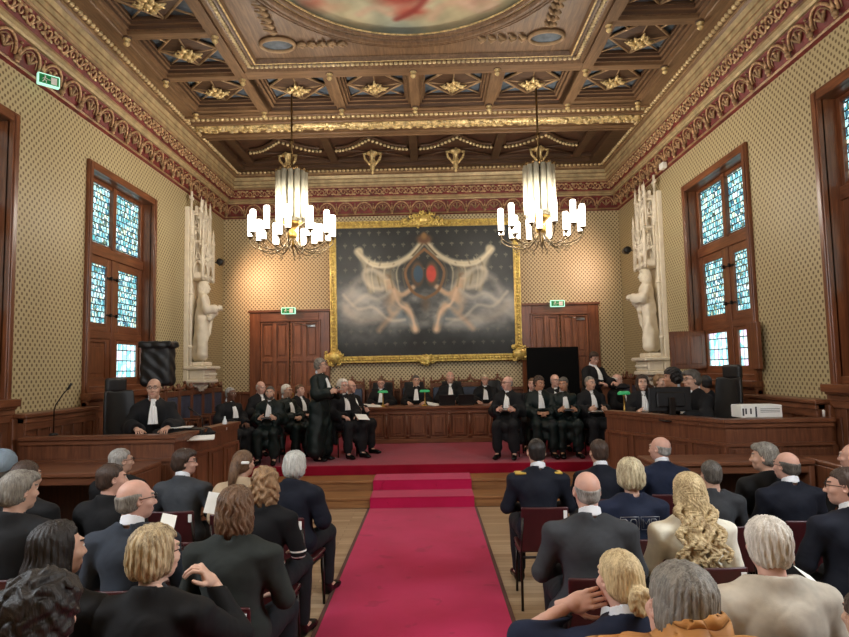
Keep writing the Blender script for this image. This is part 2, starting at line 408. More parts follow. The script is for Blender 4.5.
# ------------------------------------------------------------------ windows
def window(n, X, s, y0, y1):
    # s = +1 inward +x
    ro = empty('window_%d' % n, (X, (y0 + y1) / 2, 1.7)); struct(ro)
    def P(mb, p0, p1, a, c, z0, z1, mi=0, bev=.006):
        mb.box(s * p0, s * p1, a - (y0 + y1) / 2, c - (y0 + y1) / 2, z0 - 1.7, z1 - 1.7, mi, bev)
    b = MB(); w = .12; zt, zb = 5.2, 1.7; g = -.20
    for (a, c) in ((y0, y0 + w), (y1 - w, y1)): P(b, -.03, .05, a, c, zb - .1, zt); P(b, .05, .065, a + .02, c - .05, zb - .1, zt - .03)
    P(b, -.03, .05, y0 + w, y1 - w, zt - w, zt, 1); P(b, -.03, .16, y0 - .02, y1 + .02, zb - .06, zb + .03, 1)
    P(b, -.3, 0, y0 + .05, y0 + w, zb, zt - .05); P(b, -.3, 0, y1 - w, y1 - .05, zb, zt - .05); P(b, -.3, 0, y0 + w, y1 - w, zt - w, zt - .05, 1); P(b, -.3, -.004, y0 + .01, y1 - .01, zb, zb + .12, 1)
    b.build('window_frame', ['frame_z', 'frame_y'], ro)
    ym = (y0 + y1) / 2; a0, a1 = y0 + w, y1 - w
    b = MB()
    P(b, g - .06, g + .05, ym - .055, ym + .055, zb, zt - w); P(b, g - .06, g + .06, a0, a1, 3.86, 4.02, 1)
    P(b, g - .06, g + .03, a0, a0 + .07, 4.0, zt - w); P(b, g - .06, g + .03, a1 - .07, a1, 4.0, zt - w); P(b, g - .06, g + .026, a0, a1, zt - w - .06, zt - w, 1); P(b, g - .06, g + .026, a0, a1, 4.0, 4.07, 1)
    P(b, g - .06, g + .044, a0, a1, 2.56, 2.68, 1)
    b.build('mullion', ['frame_z', 'frame_y'], ro)
    for (c0, c1) in ((a0 + .07, ym - .055), (ym + .055, a1 - .07)):
        q = MB(); P(q, g - .03, g - .02, c0, c1, 4.07, zt - w - .06, 0, 0); q.build('pane', 'stained_glass', ro)
    for k, (c0, c1) in enumerate(((a0, ym - .055), (ym + .055, a1))):
        f = MB(); e = .13
        P(f, g - .03, g + .035, c0, c0 + e, 2.68, 3.86); P(f, g - .03, g + .035, c1 - e, c1, 2.68, 3.86); P(f, g - .03, g + .035, c0 + e, c1 - e, 2.68, 2.68 + e, 1); P(f, g - .03, g + .035, c0 + e, c1 - e, 3.86 - e, 3.86, 1)
        fo = f.build('casement', ['frame_z', 'frame_y'], ro)
        q = MB(); P(q, g - .01, g, c0 + e, c1 - e, 2.68 + e, 3.86 - e, 0, 0); q.build('pane', 'stained_glass', fo)
        h = MB(); hy = c1 - .04 if k == 0 else c0 + .04
        for zz in (2.95, 3.55): P(h, g + .03, g + .06, hy - .1, hy + .1, zz - .012, zz + .012, 0, .004); P(h, g + .05, g + .09, hy - .03, hy + .0, zz - .03, zz + .03, 0, .006)
        h.build('latch', 'metal_dark', fo)
        f = MB()
        P(f, g - .03, g + .035, c0, c0 + e, zb + .1, 2.56); P(f, g - .03, g + .035, c1 - e, c1, zb + .1, 2.56); P(f, g - .03, g + .035, c0 + e, c1 - e, zb + .1, 1.95, 1); P(f, g - .03, g + .035, c0 + e, c1 - e, 2.5, 2.56, 1)
        fo = f.build('lower_casement', ['frame_z', 'frame_y'], ro)
        far = k == 1
        if (not far and s == 1) or n not in (1, 3):
            q = MB(); P(q, g - .02, g + .02, c0 + e, c1 - e, 1.95, 2.5); P(q, g + .02, g + .035, c0 + e + .08, c1 - e - .08, 2.02, 2.43, 0, .012); q.build('shutter', 'frame_z', fo)
        else:
            q = MB(); P(q, g - .01, g, c0 + e, c1 - e, 1.95, 2.5, 0, 0); q.build('pane', 'square_glass', fo)
            hy = c1 - .06 if far else c0 + .06
            q = MB(); ln = .62
            if not far:
                P(q, .06, .12, y0 - .16, y0 + .13, 1.9, 2.56); q.build('shutter', 'frame_z', fo); continue
            P(q, g + .04, g + .04 + ln, hy - .02, hy + .02, 1.9, 2.56)
            for (u0, u1) in ((.07, .28), (.34, .55)): P(q, g + .04 + u0, g + .04 + u1, hy - .032, hy + .032, 1.98, 2.48, 0, .012)
            q.build('shutter', 'frame_z', fo)
    return ro
window(1, L, 1, *WINS[0]); window(2, L, 1, *WINS[1]); window(3, R, -1, *WINS[0]); window(4, R, -1, *WINS[1]); window(5, L, 1, *WINS[2]); window(6, R, -1, *WINS[2])

# ------------------------------------------------------------------ doors
def door(n, x0, x1, zt):
    ro = empty('door_%d' % n, ((x0 + x1) / 2, D, .455)); struct(ro); h = zt - .455; w = (x1 - x0) / 2
    b = MB(); e = .26
    b.box(-w, -w + e, -.1, 0, 0, h, 0, .01); b.box(w - e, w, -.1, 0, 0, h, 0, .01); b.box(-w + e, w - e, -.1, 0, h - .24, h, 1, .01)
    b.box(-w - .03, w + .03, -.14, 0, h - .04, h + .02, 1, .01)
    b.box(-w + e - .05, -w + e, -.13, 0, 0, h - .24, 0, .008); b.box(w - e, w - e + .05, -.13, 0, 0, h - .24, 0, .008); b.box(-w + e - .05, w - e + .05, -.13, 0, h - .27, h - .22, 1, .008)
    b.build('door_frame', ['frame_z', 'oak_x'], ro)
    wi = w - e
    for k in (0, 1):
        a, c = (-wi, -.015) if k == 0 else (.015, wi); q = MB(); H = h - .27
        q.box(a, c, -.05, -.01, 0, H)
        cols = [a, (a + c) / 2, c]; rows = [0, .42, 1.12, 1.82, H]
        for x in cols: q.box(max(a, x - .05), min(c, x + .05), -.095, -.05, 0, H, 0, .01)
        for z in rows: q.box(a, c, -.093, -.05, max(0, z - .05), min(H, z + .05), 1, .008)
        for i in range(2):
            for j in range(4):
                q.box(cols[i] + .09, cols[i + 1] - .09, -.075, -.05, rows[j] + .10, rows[j + 1] - .10, 0, .015)
        lf = q.build('door_leaf', ['door_wood', 'door_wood'], ro)
        hd = MB(); hx = c - .06 if k == 0 else a + .06
        hd.ball((hx, -.11, 1.0), .028); hd.tube([(hx, -.07, 1.0), (hx, -.11, 1.0)], .01); hd.box(hx - .02, hx + .02, -.082, -.075, .9, 1.1, 0, .004); hd.build('door_knob', 'brass', lf)
        if k == 1:
            cl = MB(); cl.box(wi - .28, wi - .08, -.12, -.075, H - .14, H - .08, 0, .01); cl.tube([(wi - .2, -.12, H - .1), (wi - .35, -.2, H - .09), (wi - .45, -.12, H - .06)], .01); cl.build('door_closer', 'steel', lf)
    return ro
door(1, -4.34, -2.40, 3.455); door(2, 2.22, 4.08, 3.49)

def exit_sign(loc, rz, label, tilt=0):
    ro = empty('exit_sign', loc, rz)
    MB().box(-.17, .17, -.04, .04, -.08, .08, 0, .01).build('housing', 'exit_glow', ro)
    g = MB().box(-.15, .15, -.045, -.04, -.06, .06, 0, .0); g.build('sign_face', 'exit_green', ro)
    w = MB(); w.box(.03, .12, -.048, -.045, -.05, .045); w.ball((-.06, -.047, .035), .014, sc=(1, .2, 1))
    for p in ([(-.06, .02), (-.07, -.01), (-.1, -.045)], [(-.07, -.01), (-.04, -.02), (-.045, -.05)], [(-.06, .018), (-.1, .0)], [(-.06, .018), (-.025, .005)], [(-.02, 0), (.02, 0)]):
        w.tube([(a, -.047, c) for a, c in p], .006, 5)
    w.build('pictogram', 'paper', ro)
    ro.rotation_euler[0] = tilt
    tag(ro, label, 'sign'); return ro
exit_sign((at(289, 313, Y=14.85)[0], 14.8, 3.44), 0, 'green and white exit sign above the left back door')
exit_sign((at(557, 306, Y=14.85)[0], 14.8, 3.48), 0, 'green and white exit sign above the right back door')
exit_sign((L + .2, 7.6, 5.77), PI / 2 - .75, 'green and white exit sign hung under the cornice on the left wall').scale = (.75, .75, .95)

# ------------------------------------------------------------------ cornice
def path_all(): return [lambda p: (L + p, F0 + p), lambda p: (L + p, D - p), lambda p: (R - p, D - p), lambda p: (R - p, F0 + p), lambda p: (L + p, F0 + p)]
prof = [(0.0, 5.76), (.05, 5.78), (.065, 5.80), (.05, 5.82), (.16, 6.09), (.2, 6.09), (.215, 6.12), (.2, 6.14), (.235, 6.165), (.235, 6.2), (.34, 6.39), (.37, 6.39), (.385, 6.42), (.37, 6.44), (.375, 6.49), (.397, 6.497), (.378, 6.51), (.386, 6.58), (.41, 6.588), (.392, 6.602), (.42, 6.67), (.455, 6.7), (.455, 6.74), (.5, 6.74), (.5, 6.78)]
mis = [2, 1, 1, 2, 0, 0, 1, 0, 1, 2, 0, 1, 1, 0, 1, 1, 0, 1, 1, 0, 3, 1, 3, 3, 3][:24]
b = MB(); b.sweep(prof, path_all(), mis)
cor = struct(b.build('trim_4', ['cream', 'cream_dark', 'frieze_red', 'ceil_wood'])); cor['label'] = 'moulded cream and red cornice around the hall'
def to_wall(V, w):
    V = np.asarray(V, float); s_, p, z = V[:, 0], V[:, 1], V[:, 2]
    if w == 'L': return np.stack([L + p, s_, z], 1)
    if w == 'R': return np.stack([R - p, s_, z], 1)
    return np.stack([s_, D - p, z], 1)
def slope(z, a, b_): t = (z - a[1]) / (b_[1] - a[1]); return a[0] + t * (b_[0] - a[0])
def arch_el():
    e = MB()
    def pt(x, z, o=.02): return (x, slope(z, (.05, 5.82), (.16, 6.09)) + o, z)
    cz = 5.87
    e.tube([pt(.195 * math.cos(t), cz + .195 * math.sin(t)) for t in np.linspace(0, PI, 9)], .02, 6, 0)
    e.tube([pt(.15 * math.cos(t), cz + .15 * math.sin(t), .01) for t in np.linspace(0, PI, 8)], .01, 4, 1)
    for t in (PI * .25, PI * .5, PI * .75):
        e.tube([pt(0, cz), pt(.08 * math.cos(t), cz + .08 * math.sin(t), .03), pt(.14 * math.cos(t), cz + .14 * math.sin(t))], [.008, .022, .008], 5, 1)
        e.ball(pt(.11 * math.cos(t), cz + .11 * math.sin(t), .035), .02, 0, 6)
    for x in (-.225, ):
        e.ball(pt(x, 5.845, .05), .042, 1, 6); e.ball(pt(x, 5.80, .06), .028, 0, 6); e.tube([pt(x, 5.9, .04), pt(x, 6.0, .03)], [.03, .01], 5, 0); e.ball(pt(x, 6.03, .02), .02, 1, 6)
    return e
ae = arch_el(); st = MB(); aV = np.concatenate(ae.v)
def strew(st, el, spacing, w, a, c):
    V = np.concatenate(el.v); n = int(round((c - a) / spacing)); sp = (c - a) / n
    for i in range(n):
        W = V.copy(); W[:, 0] += a + (i + .5) * sp; st.add(to_wall(W, w), [], 0); st.n -= 0
        o = st.n - len(W); st.f += [tuple(k + o for k in f) for f in el.f]; st.mi += el.mi; st.sm += el.sm
for w, a, c in (('L', F0 + .1, D - .1), ('B', L + .1, R - .1), ('R', F0 + .1, D - .1)): strew(st, ae, .457, w, a, c)
st.build('arcade', ['old_gold', 'cream_dark'], cor)
def scroll_el():
    e = MB()
    def pt(x, z, o=.015): return (x, slope(z, (.235, 6.2), (.34, 6.39)) + o, z)
    for sg in (1, -1):
        P = []
        for t in np.linspace(0, 1, 10):
            a = t * PI * 2.2; r = .075 * (1 - .75 * t); P.append(pt(sg * .09 + r * math.cos(a + (0 if sg > 0 else PI)), 6.295 + sg * r * math.sin(a), .02))
        e.tube(P, list(np.linspace(.02, .012, 10)), 5, 0)
    e.tube([pt(-.18, 6.27), pt(-.05, 6.23), pt(.05, 6.36), pt(.18, 6.32)], .016, 5, 0)
    for x, z in ((0, 6.35), (0, 6.24), (.17, 6.25), (-.15, 6.35)): e.ball(pt(x, z, .02), .03, 1, 6, (1.3, .6, .8))
    return e
st = MB()
for w, a, c in (('L', F0 + .3, D - .3), ('B', L + .3, R - .3), ('R', F0 + .3, D - .3)): strew(st, scroll_el(), .35, w, a, c)
st.build('scroll_frieze', ['old_gold', 'bead_gold'], cor)
bead = MB(); bead.ball((0, .5, 6.765), .045, 0, 6)
st = MB()
for w, a, c in (('L', F0 + .5, D - .5), ('B', L + .5, R - .5), ('R', F0 + .5, D - .5)): strew(st, bead, .1, w, a, c)
st.build('bead_moulding', ['bead_gold'], cor)

# ------------------------------------------------------------------ ceiling
b = MB(); b.box(L - .4, R + .4, F0 - .4, D + .4, 7.3, 7.5, 1)
def bd(x0, x1, y0, y1, z0=ZB, mi=0, z1=7.3): b.box(x0, x1, y0, y1, z0, z1, mi)
XL0, XL1, XP0, XP1, XR0, XR1 = -4.17, -3.04, -2.87, 2.53, 2.70, 3.84
CYP = 6.44; PIT = 1.313
bd(L + .5, XL0, F0 + .5, 11.07); bd(XR1, R - .5, F0 + .5, 11.07)
bd(XL1, XP0, 1.8, 11.07, ZB - .03); bd(XP1, XR0, 1.8, 11.07, ZB - .03)
yb = [10.38 - PIT * (k - .5) for k in range(8)]
for y in yb: bd(XL0, XL1, y - .075, y + .075, mi=1); bd(XR0, XR1, y - .075, y + .075, mi=1)
xc = [XP0 + (XP1 - XP0) * (i + .5) / 4 for i in range(4)]
for x in [XP0 + (XP1 - XP0) * i / 4 for i in (1, 2, 3)]:
    bd(x - .08, x + .08, 9.72, 11.07); bd(x - .08, x + .08, 1.8, 3.16)
bd(XP0, XP1, 9.5, 9.74, ZB - .02, 1); bd(XP0, XP1, 3.14, 3.38, ZB - .02, 1)
# main cross beams
for (y0, y1) in ((11.07, 12.42), (.46, 1.8)):
    bd(L + .5, R - .5, y0, y1, ZB, 1)
    ya = y0 if y0 > 5 else y1 - 1.42
    b.box(L + .5, R - .5, y0 + .12, y0 + .18, ZB - .03, ZB + .1, 1, .01)
    b.box(L + .5, R - .5, y0 + .42, y0 + .5, ZB - .04, ZB + .1, 1, .01); b.box(L + .5, R - .5, y0 + .98, y0 + 1.1, ZB - .05, ZB + .1, 1, .01); b.box(L + .5, R - .5, y0 + 1.25, y0 + 1.3, ZB - .02, ZB + .1, 1, .01)
for x in (XL0 - .12, XR1 + .07): b.box(x, x + .05, 1.8, 11.0, ZB - .02, ZB + .1, 0, .008)
ceil = struct(b.build('ceiling', ['ceil_wood', 'ceil_wood_x']))
def coffer_mesh(w, h):
    b = MB(); w /= 2; h /= 2
    z = 0
    def ring(i0, i1, z0, z1, mi):
        a, c = w - i0, h - i0; a1, c1 = w - i1, h - i1
        V = [(-a, -c, z0), (a, -c, z0), (a, c, z0), (-a, c, z0), (-a1, -c1, z1), (a1, -c1, z1), (a1, c1, z1), (-a1, c1, z1)]
        b.add(V, [(0, 1, 5, 4), (1, 2, 6, 5), (2, 3, 7, 6), (3, 0, 4, 7)], mi)
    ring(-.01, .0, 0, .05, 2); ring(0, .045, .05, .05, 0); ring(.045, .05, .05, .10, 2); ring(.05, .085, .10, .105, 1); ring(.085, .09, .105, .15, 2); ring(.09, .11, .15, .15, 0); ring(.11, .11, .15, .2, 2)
    a, c = w - .11, h - .11
    b.add([(-a, -c, .2), (a, -c, .2), (a, c, .2), (-a, c, .2)], [(0, 1, 2, 3)], 3)
    dv = [(-a, 0, .16), (0, -c, .16), (a, 0, .16), (0, c, .16)]; ap = (0, 0, .09)
    b.add(dv + [ap], [(0, 1, 4), (1, 2, 4), (2, 3, 4), (3, 0, 4)], 2)
    for i in range(4): b.tube([dv[i], dv[(i + 1) % 4]], .024, 5, 4); b.tube([dv[i], ap], .014, 5, 4)
    for sx in (-1, 1):
        for sy in (-1, 1): b.tube([(sx * a, sy * c, .18), (sx * a * .5, sy * c * .5, .15)], .016, 5, 4)
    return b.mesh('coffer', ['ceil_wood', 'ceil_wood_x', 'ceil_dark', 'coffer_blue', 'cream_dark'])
rb = MB(); rb.ball((0, 0, .10), .05, 0, 8); rb.lathe([(.09, .13), (.075, .12), (.05, .13)], n=12)
for k in range(8):
    a = k * PI / 4; r = .2 if k % 2 == 0 else .14; d = np.array([math.cos(a), math.sin(a), 0]); q = np.array([-d[1], d[0], 0])
    rb.tube([d * .05 + [0, 0, .13], d * r * .6 + [0, 0, .1], d * r + [0, 0, .13]], [.018, .036, .008], 6)
    rb.tube([d * r * .5 + [0, 0, .12], d * r * .8 + q * .05 + [0, 0, .1], d * r * .6 + q * .07 + [0, 0, .12]], [.01, .014, .008], 5)

rb.v = [q * np.array([1.15, 1.15, 1.0]) - np.array([0, 0, .05]) for q in rb.v]
rosm = rb.mesh('rosette', ['gold'])
cm1 = coffer_mesh(XL1 - XL0, PIT - .15); cm2 = coffer_mesh((XP1 - XP0) / 4 - .16, 11.0 - 9.74)
for k in range(7):
    for xx in ((XL0 + XL1) / 2, (XR0 + XR1) / 2):
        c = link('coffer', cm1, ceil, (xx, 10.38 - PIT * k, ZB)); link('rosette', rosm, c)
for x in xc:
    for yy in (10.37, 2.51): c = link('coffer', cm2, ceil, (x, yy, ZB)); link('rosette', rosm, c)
# knobs
kb = MB(); kb.lathe([(.06, 0), (.065, -.02), (.03, -.04), (.05, -.07), (.055, -.1), (.03, -.13), (.0, -.15)], n=10); kb.lathe([(.085, .02), (.085, 0), (.06, -.005)], n=10, mi=1)
kb.v = [q * .8 for q in kb.v]
km = kb.mesh('knob', ['gold', 'ceil_dark'])
for y in yb[:6]:
    for x in (XL0 - .05, (XL1 + XP0) / 2, (XP1 + XR0) / 2, XR1 + .05): link('knob', km, ceil, (x, y, ZB - .02))
for x in [XP0 + (XP1 - XP0) * i / 4 for i in (1, 2, 3)]:
    for y in (9.62, 11.02): link('knob', km, ceil, (x, y, ZB - .02))
# beads along the main beam, carved gold band
b = MB()
for i in range(96): b.ball((L + .5 + .092 * (i + .5), 11.32, ZB - .01), .045, 0, 6)
b.build('beam_beads', 'bead_gold', ceil)
b = MB(); n = 150; P = [(L + .55 + (R - L - 1.1) * i / n, 11.72, ZB - .0) for i in range(n + 1)]
b.tube(P, [.095 + .022 * (rng.rand() - .5) for _ in P], 8, 0)
for i in range(n * 2):
    x = L + .6 + (R - L - 1.2) * rng.rand(); a = rng.rand() * PI; b.ball((x, 11.72 + .09 * math.cos(a), ZB - .09 * math.sin(a)), .025 + .02 * rng.rand(), 1 if rng.rand() < .3 else 0, 6, (1.5, 1, 1))
b.build('carved_band', ['gold', 'bead_gold'], ceil)

# central painted panel
b = MB(); X0, X1, Y0, Y1 = XP0, XP1, 3.38, 9.5
def rect_ring(b, i0, i1, z0, z1, mi):
    V = [(X0 + i0, Y0 + i0, z0), (X1 - i0, Y0 + i0, z0), (X1 - i0, Y1 - i0, z0), (X0 + i0, Y1 - i0, z0), (X0 + i1, Y0 + i1, z1), (X1 - i1, Y0 + i1, z1), (X1 - i1, Y1 - i1, z1), (X0 + i1, Y1 - i1, z1)]
    b.add(V, [(0, 1, 5, 4), (1, 2, 6, 5), (2, 3, 7, 6), (3, 0, 4, 7)], mi)
rect_ring(b, 0, .04, ZB, ZB - .04, 1); rect_ring(b, .04, .07, ZB - .04, ZB + .0, 1); rect_ring(b, .07, .19, ZB, ZB + .03, 1); rect_ring(b, .19, .2, ZB + .03, ZB - .01, 3); rect_ring(b, .2, .235, ZB - .01, ZB - .01, 3); rect_ring(b, .235, .26, ZB - .02, ZB - .02, 2); rect_ring(b, .26, .28, ZB - .02, ZB + .05, 0)
ex, ey, ea, eb = (X0 + X1) / 2, CYP, 2.13, 2.36
N = 96; zi = ZB + .05; V = []; Fc = []
for q in range(N):
    t = q * 2 * PI / N; c_, s_ = math.cos(t), math.sin(t); V.append((ex + ea * c_, ey + eb * s_, zi))
    a_, c2 = (X1 - X0) / 2 - .28, (Y1 - Y0) / 2 - .28; k = min(a_ / abs(c_) if abs(c_) > 1e-6 else 1e9, c2 / abs(s_) if abs(s_) > 1e-6 else 1e9); V.append((ex + k * c_, CYP + k * s_, zi))
for q in range(N): w = (q + 1) % N; Fc.append((2 * q, 2 * q + 1, 2 * w + 1, 2 * w))
b.add(V, Fc, 0)
for r, rad, mi in ((0, .06, 0), (-.12, .04, 0), (.1, .03, 0), (-.06, .012, 2), (-.18, .012, 2), (.16, .018, 0)):
    b.tube([(ex + (ea + r) * math.cos(q * 2 * PI / N), ey + (eb + r) * math.sin(q * 2 * PI / N), zi - .01) for q in range(N)], rad, 6, mi, closed=True)
pan = b.build('painted_panel', ['cream_dark2' if 'cream_dark2' in M else 'ceil_wood', 'ceil_wood', 'gold', 'ceil_dark'], ceil)
b = MB()
def run_beads(xa, ya, xb, yb_):
    d = math.hypot(xb - xa, yb_ - ya); n = int(d / .075)
    for i in range(n):
        t = (i + .5) / n; b.ball((xa + (xb - xa) * t, ya + (yb_ - ya) * t, ZB - .0), .034, 0, 6)
i_ = .13
run_beads(X0 + i_, Y0 + i_, X1 - i_, Y0 + i_); run_beads(X0 + i_, Y1 - i_, X1 - i_, Y1 - i_); run_beads(X0 + i_, Y0 + i_, X0 + i_, Y1 - i_); run_beads(X1 - i_, Y0 + i_, X1 - i_, Y1 - i_)
b.build('panel_beads', 'bead_gold', pan)
# spandrel cartouches
for sx in (-1, 1):
    for sy in (-1, 1):
        b = MB(); cx_, cy_ = ex + sx * 1.98, CYP + sy * 2.33
        P = [(cx_ + .25 * math.cos(t), cy_ + .18 * math.sin(t), zi - .03) for t in np.linspace(0, 2 * PI, 20)[:-1]]
        b.tube(P, .03, 6, 1, closed=True)
        b.add([(p[0], p[1], zi - .02) for p in P], [tuple(range(len(P)))], 0)
        for dx, dy in ((-sx, 0), (0, -sy)):
            for j in range(5):
                u = .30 + j * .15; x_, y_ = cx_ + dx * u, cy_ + dy * u
                b.tube([(x_, y_, zi - .02), (x_ + .06 * (1 if dy else dx), y_ + .06 * (1 if dx else dy), zi - .04), (x_ + .1 * dx - .02 * dy, y_ + .1 * dy - .02 * dx, zi - .02)], [.035, .03, .012], 6, 1)
                b.tube([(x_ - .05 * dx * 0, y_, zi - .02), (x_ + .07 * dx + .06 * dy * sx * sy, y_ + .07 * dy + .06 * dx * sx * sy, zi - .05), (x_ + .12 * dx + .10 * dy, y_ + .12 * dy + .10 * dx, zi - .02)], [.02, .028, .01], 6, 1)
                b.ball((x_ + .04 * dx, y_ + .04 * dy - .0, zi - .02), .035 * (1 - j * .12), 1, 6)
        b.build('cartouche', ['coffer_blue', 'cream_dark'], pan)

# ---------------- painted surfaces (colours of the artwork itself, by vertex)
def smooth_noise(h, w, cells, seed):
    r = np.random.RandomState(seed); g = r.rand(cells + 2, cells + 2)
    yy = np.linspace(0, cells, h)[:, None]; xx = np.linspace(0, cells, w)[None, :]
    yi = yy.astype(int); xi = xx.astype(int); fy = yy - yi; fx = xx - xi
    fy = fy * fy * (3 - 2 * fy); fx = fx * fx * (3 - 2 * fx)
    return (g[yi, xi] * (1 - fy) * (1 - fx) + g[yi + 1, xi] * fy * (1 - fx) + g[yi, xi + 1] * (1 - fy) * fx + g[yi + 1, xi + 1] * fy * fx)
def fbm(h, w, c, seed): return sum(smooth_noise(h, w, c * 2 ** i, seed + i) * .5 ** (i + 1) for i in range(5)) / .97
def lay(img, mask, col): 
    img[:] = img * (1 - mask[..., None]) + np.array(col, float) * mask[..., None]
def stroke(U, V, pts, w, soft=.5):
    best = np.full(U.shape, 1e9)
    if len(pts) > 2 and np.isscalar(w):
        Q = []; n_ = len(pts)
        for i in range(n_ - 1):
            p0, p1, p2, p3 = [np.array(pts[min(max(i + k, 0), n_ - 1)], float) for k in (-1, 0, 1, 2)]
            for t in (0, .25, .5, .75): Q.append(tuple(.5 * (2 * p1 + (p2 - p0) * t + (2 * p0 - 5 * p1 + 4 * p2 - p3) * t * t + (-p0 + 3 * p1 - 3 * p2 + p3) * t ** 3)))
        pts = Q + [pts[-1]]
    for i in range(len(pts) - 1):
        (ax, ay), (bx, by) = pts[i], pts[i + 1]; wa = w if np.isscalar(w) else w[i]
        dx, dy = bx - ax, by - ay; t = np.clip(((U - ax) * dx + (V - ay) * dy) / (dx * dx + dy * dy + 1e-9), 0, 1)
        d = np.hypot(U - ax - t * dx, V - ay - t * dy) / wa; best = np.minimum(best, d)
    return np.clip((1 - best) / soft, 0, 1)
def blob(U, V, c, rx, ry, soft=.5, rot=0):
    du, dv = U - c[0], V - c[1]; cr, sr = math.cos(rot), math.sin(rot)
    return np.clip((1 - np.hypot((du * cr + dv * sr) / rx, (-du * sr + dv * cr) / ry)) / soft, 0, 1)
def color_mesh(name, verts, nu, nv, img, mat):
    me = bpy.data.meshes.new(name); idx = np.arange(nu * nv).reshape(nv, nu)
    q = np.stack([idx[:-1, :-1], idx[:-1, 1:], idx[1:, 1:], idx[1:, :-1]], -1).reshape(-1, 4)
    me.from_pydata(verts.tolist(), [], q.tolist()); me.materials.append(M[mat])
    at_ = me.color_attributes.new('Col', 'FLOAT_COLOR', 'POINT')
    lin = np.clip(img.reshape(-1, 3) / 255, 0, 1); lin = np.where(lin <= .04045, lin / 12.92, ((lin + .055) / 1.055) ** 2.4)
    at_.data.foreach_set('color', np.concatenate([lin, np.ones((len(lin), 1))], 1).astype(np.float32).ravel()); me.update(); return me
def big_painting():
    nu, nv = 330, 240; A = 4.3 / 3.13
    u = np.linspace(0, 1, nu)[None, :] * A; v = np.linspace(0, 1, nv)[:, None]; U = u + 0 * v; V = v + 0 * u
    u1 = U / A; img = np.zeros((nv, nu, 3)); n1 = fbm(nv, nu, 4, 3); n2 = fbm(nv, nu, 9, 30)
    base = np.array([20, 26, 28]); img[:] = base
    img += (n2 - .5)[..., None] * 26
    cloud = np.clip(1.25 - np.abs(V - .62) / .3 - .5 * np.abs(u1 - .5) * 0 + (n1 - .5) * 1.3, 0, 1) * np.clip((V - .22) / .25, 0, 1)
    lay(img, cloud * .8 * (.35 + .65 * np.clip(np.abs(u1 - .5) * 3.2, 0, 1)), (150, 154, 156)); lay(img, np.clip(cloud - .5, 0, 1) * 1.3 * np.clip(n2 * 3 - .9, 0, 1), (206, 204, 196))
    # fleurs on the blue-black hanging
    fu = (U / .075); fv = (V / .095); row = np.floor(fv); fx = fu + .5 * (row % 2); dx = (fx - np.floor(fx) - .5) * .075; dy = (fv - np.floor(fv) - .5) * .095
    fl = ((np.abs(dx) / .007 + np.abs(dy) / .022) < 1) | ((np.hypot(np.abs(dx) - .009, dy + .004) < .006))
    lay(img, fl * (1 - cloud) * .55, (150, 146, 120))
    mid = A / 2
    # mantle drapery
    for sg in (-1, 1):
        f = lambda x, y: (mid + sg * x, y)
        lay(img, stroke(U, V, [f(.0, .1), f(.1, .22), f(.24, .29), f(.38, .29), f(.46, .25), f(.52, .19)], .036, .7), (216, 207, 178))
        lay(img, stroke(U, V, [f(.0, .12), f(.12, .25), f(.28, .32), f(.42, .31)], .010, .8), (96, 84, 62))
        lay(img, stroke(U, V, [f(.52, .18), f(.46, .3), f(.43, .42), f(.42, .5)], .03, .9) * .8, (176, 166, 140))
        lay(img, blob(U, V, f(.5, .19), .04, .05), (200, 190, 158))
        lay(img, blob(U, V, f(.33, .42), .15, .1, .9, sg * .4) * .8, (186, 172, 138))
        # winged figures with limbs
        lay(img, blob(U, V, f(.29, .42), .035, .04, .5), (206, 170, 136)); lay(img, blob(U, V, f(.29, .385), .04, .025, .5), (92, 66, 46))
        lay(img, stroke(U, V, [f(.28, .45), f(.22, .56), f(.25, .64)], .055, .6), (196, 172, 142)); lay(img, stroke(U, V, [f(.27, .47), f(.18, .53), f(.09, .47)], .028, .7), (206, 176, 144))
        lay(img, stroke(U, V, [f(.25, .64), f(.15, .62), f(.08, .8)], .042, .7), (208, 180, 150)); lay(img, stroke(U, V, [f(.25, .62), f(.2, .68), f(.1, .74)], .05, .8) * .6, (110, 128, 140))
        lay(img, stroke(U, V, [f(.33, .46), f(.5, .4), f(.58, .52)], .05, .9) * .5, (190, 186, 176))
        lay(img, stroke(U, V, [f(.62, .62), f(.5, .72), f(.34, .7)], .05, .9) * .55, (188, 180, 166))
        lay(img, blob(U, V, f(.34, .37), .19, .10, .9, sg * .15) * .5, (214, 203, 172)); lay(img, blob(U, V, f(.45, .30), .07, .12, .9) * .45, (206, 196, 168))
        lay(img, blob(U, V, f(.26, .57), .075, .09, .8, -sg * .4) * .65, (214, 184, 152)); lay(img, blob(U, V, f(.5, .66), .14, .06, .9) * .4, (196, 190, 178))
        # extra modelling: lit folds of the mantle, wings, legs and swirling cloth
        for j in range(7):
            xa = .14 + j * .048; lay(img, stroke(U, V, [f(xa, .27 + .02 * math.sin(j)), f(xa + .03, .36), f(xa + .012, .47 + .03 * (j % 2))], .011, .9) * .55, (222, 212, 180) if j % 2 else (120, 106, 78))
        lay(img, stroke(U, V, [f(.30, .40), f(.40, .33), f(.47, .36), f(.42, .46), f(.33, .48)], .030, .8) * .75, (216, 206, 184))
        lay(img, stroke(U, V, [f(.27, .5), f(.36, .56), f(.46, .53), f(.56, .60)], .028, .9) * .6, (210, 204, 190))
        lay(img, stroke(U, V, [f(.63, .52), f(.52, .63), f(.40, .62), f(.28, .72), f(.16, .72)], .02, .9) * .6, (216, 208, 190))
        lay(img, stroke(U, V, [f(.22, .66), f(.30, .73), f(.36, .8)], .034, .9) * .55, (214, 180, 146)); lay(img, blob(U, V, f(.23, .55), .035, .05, .8) * .7, (226, 196, 164))
        lay(img, blob(U, V, f(.2, .6), .06, .03, .8, .5) * .5, (70, 96, 112))
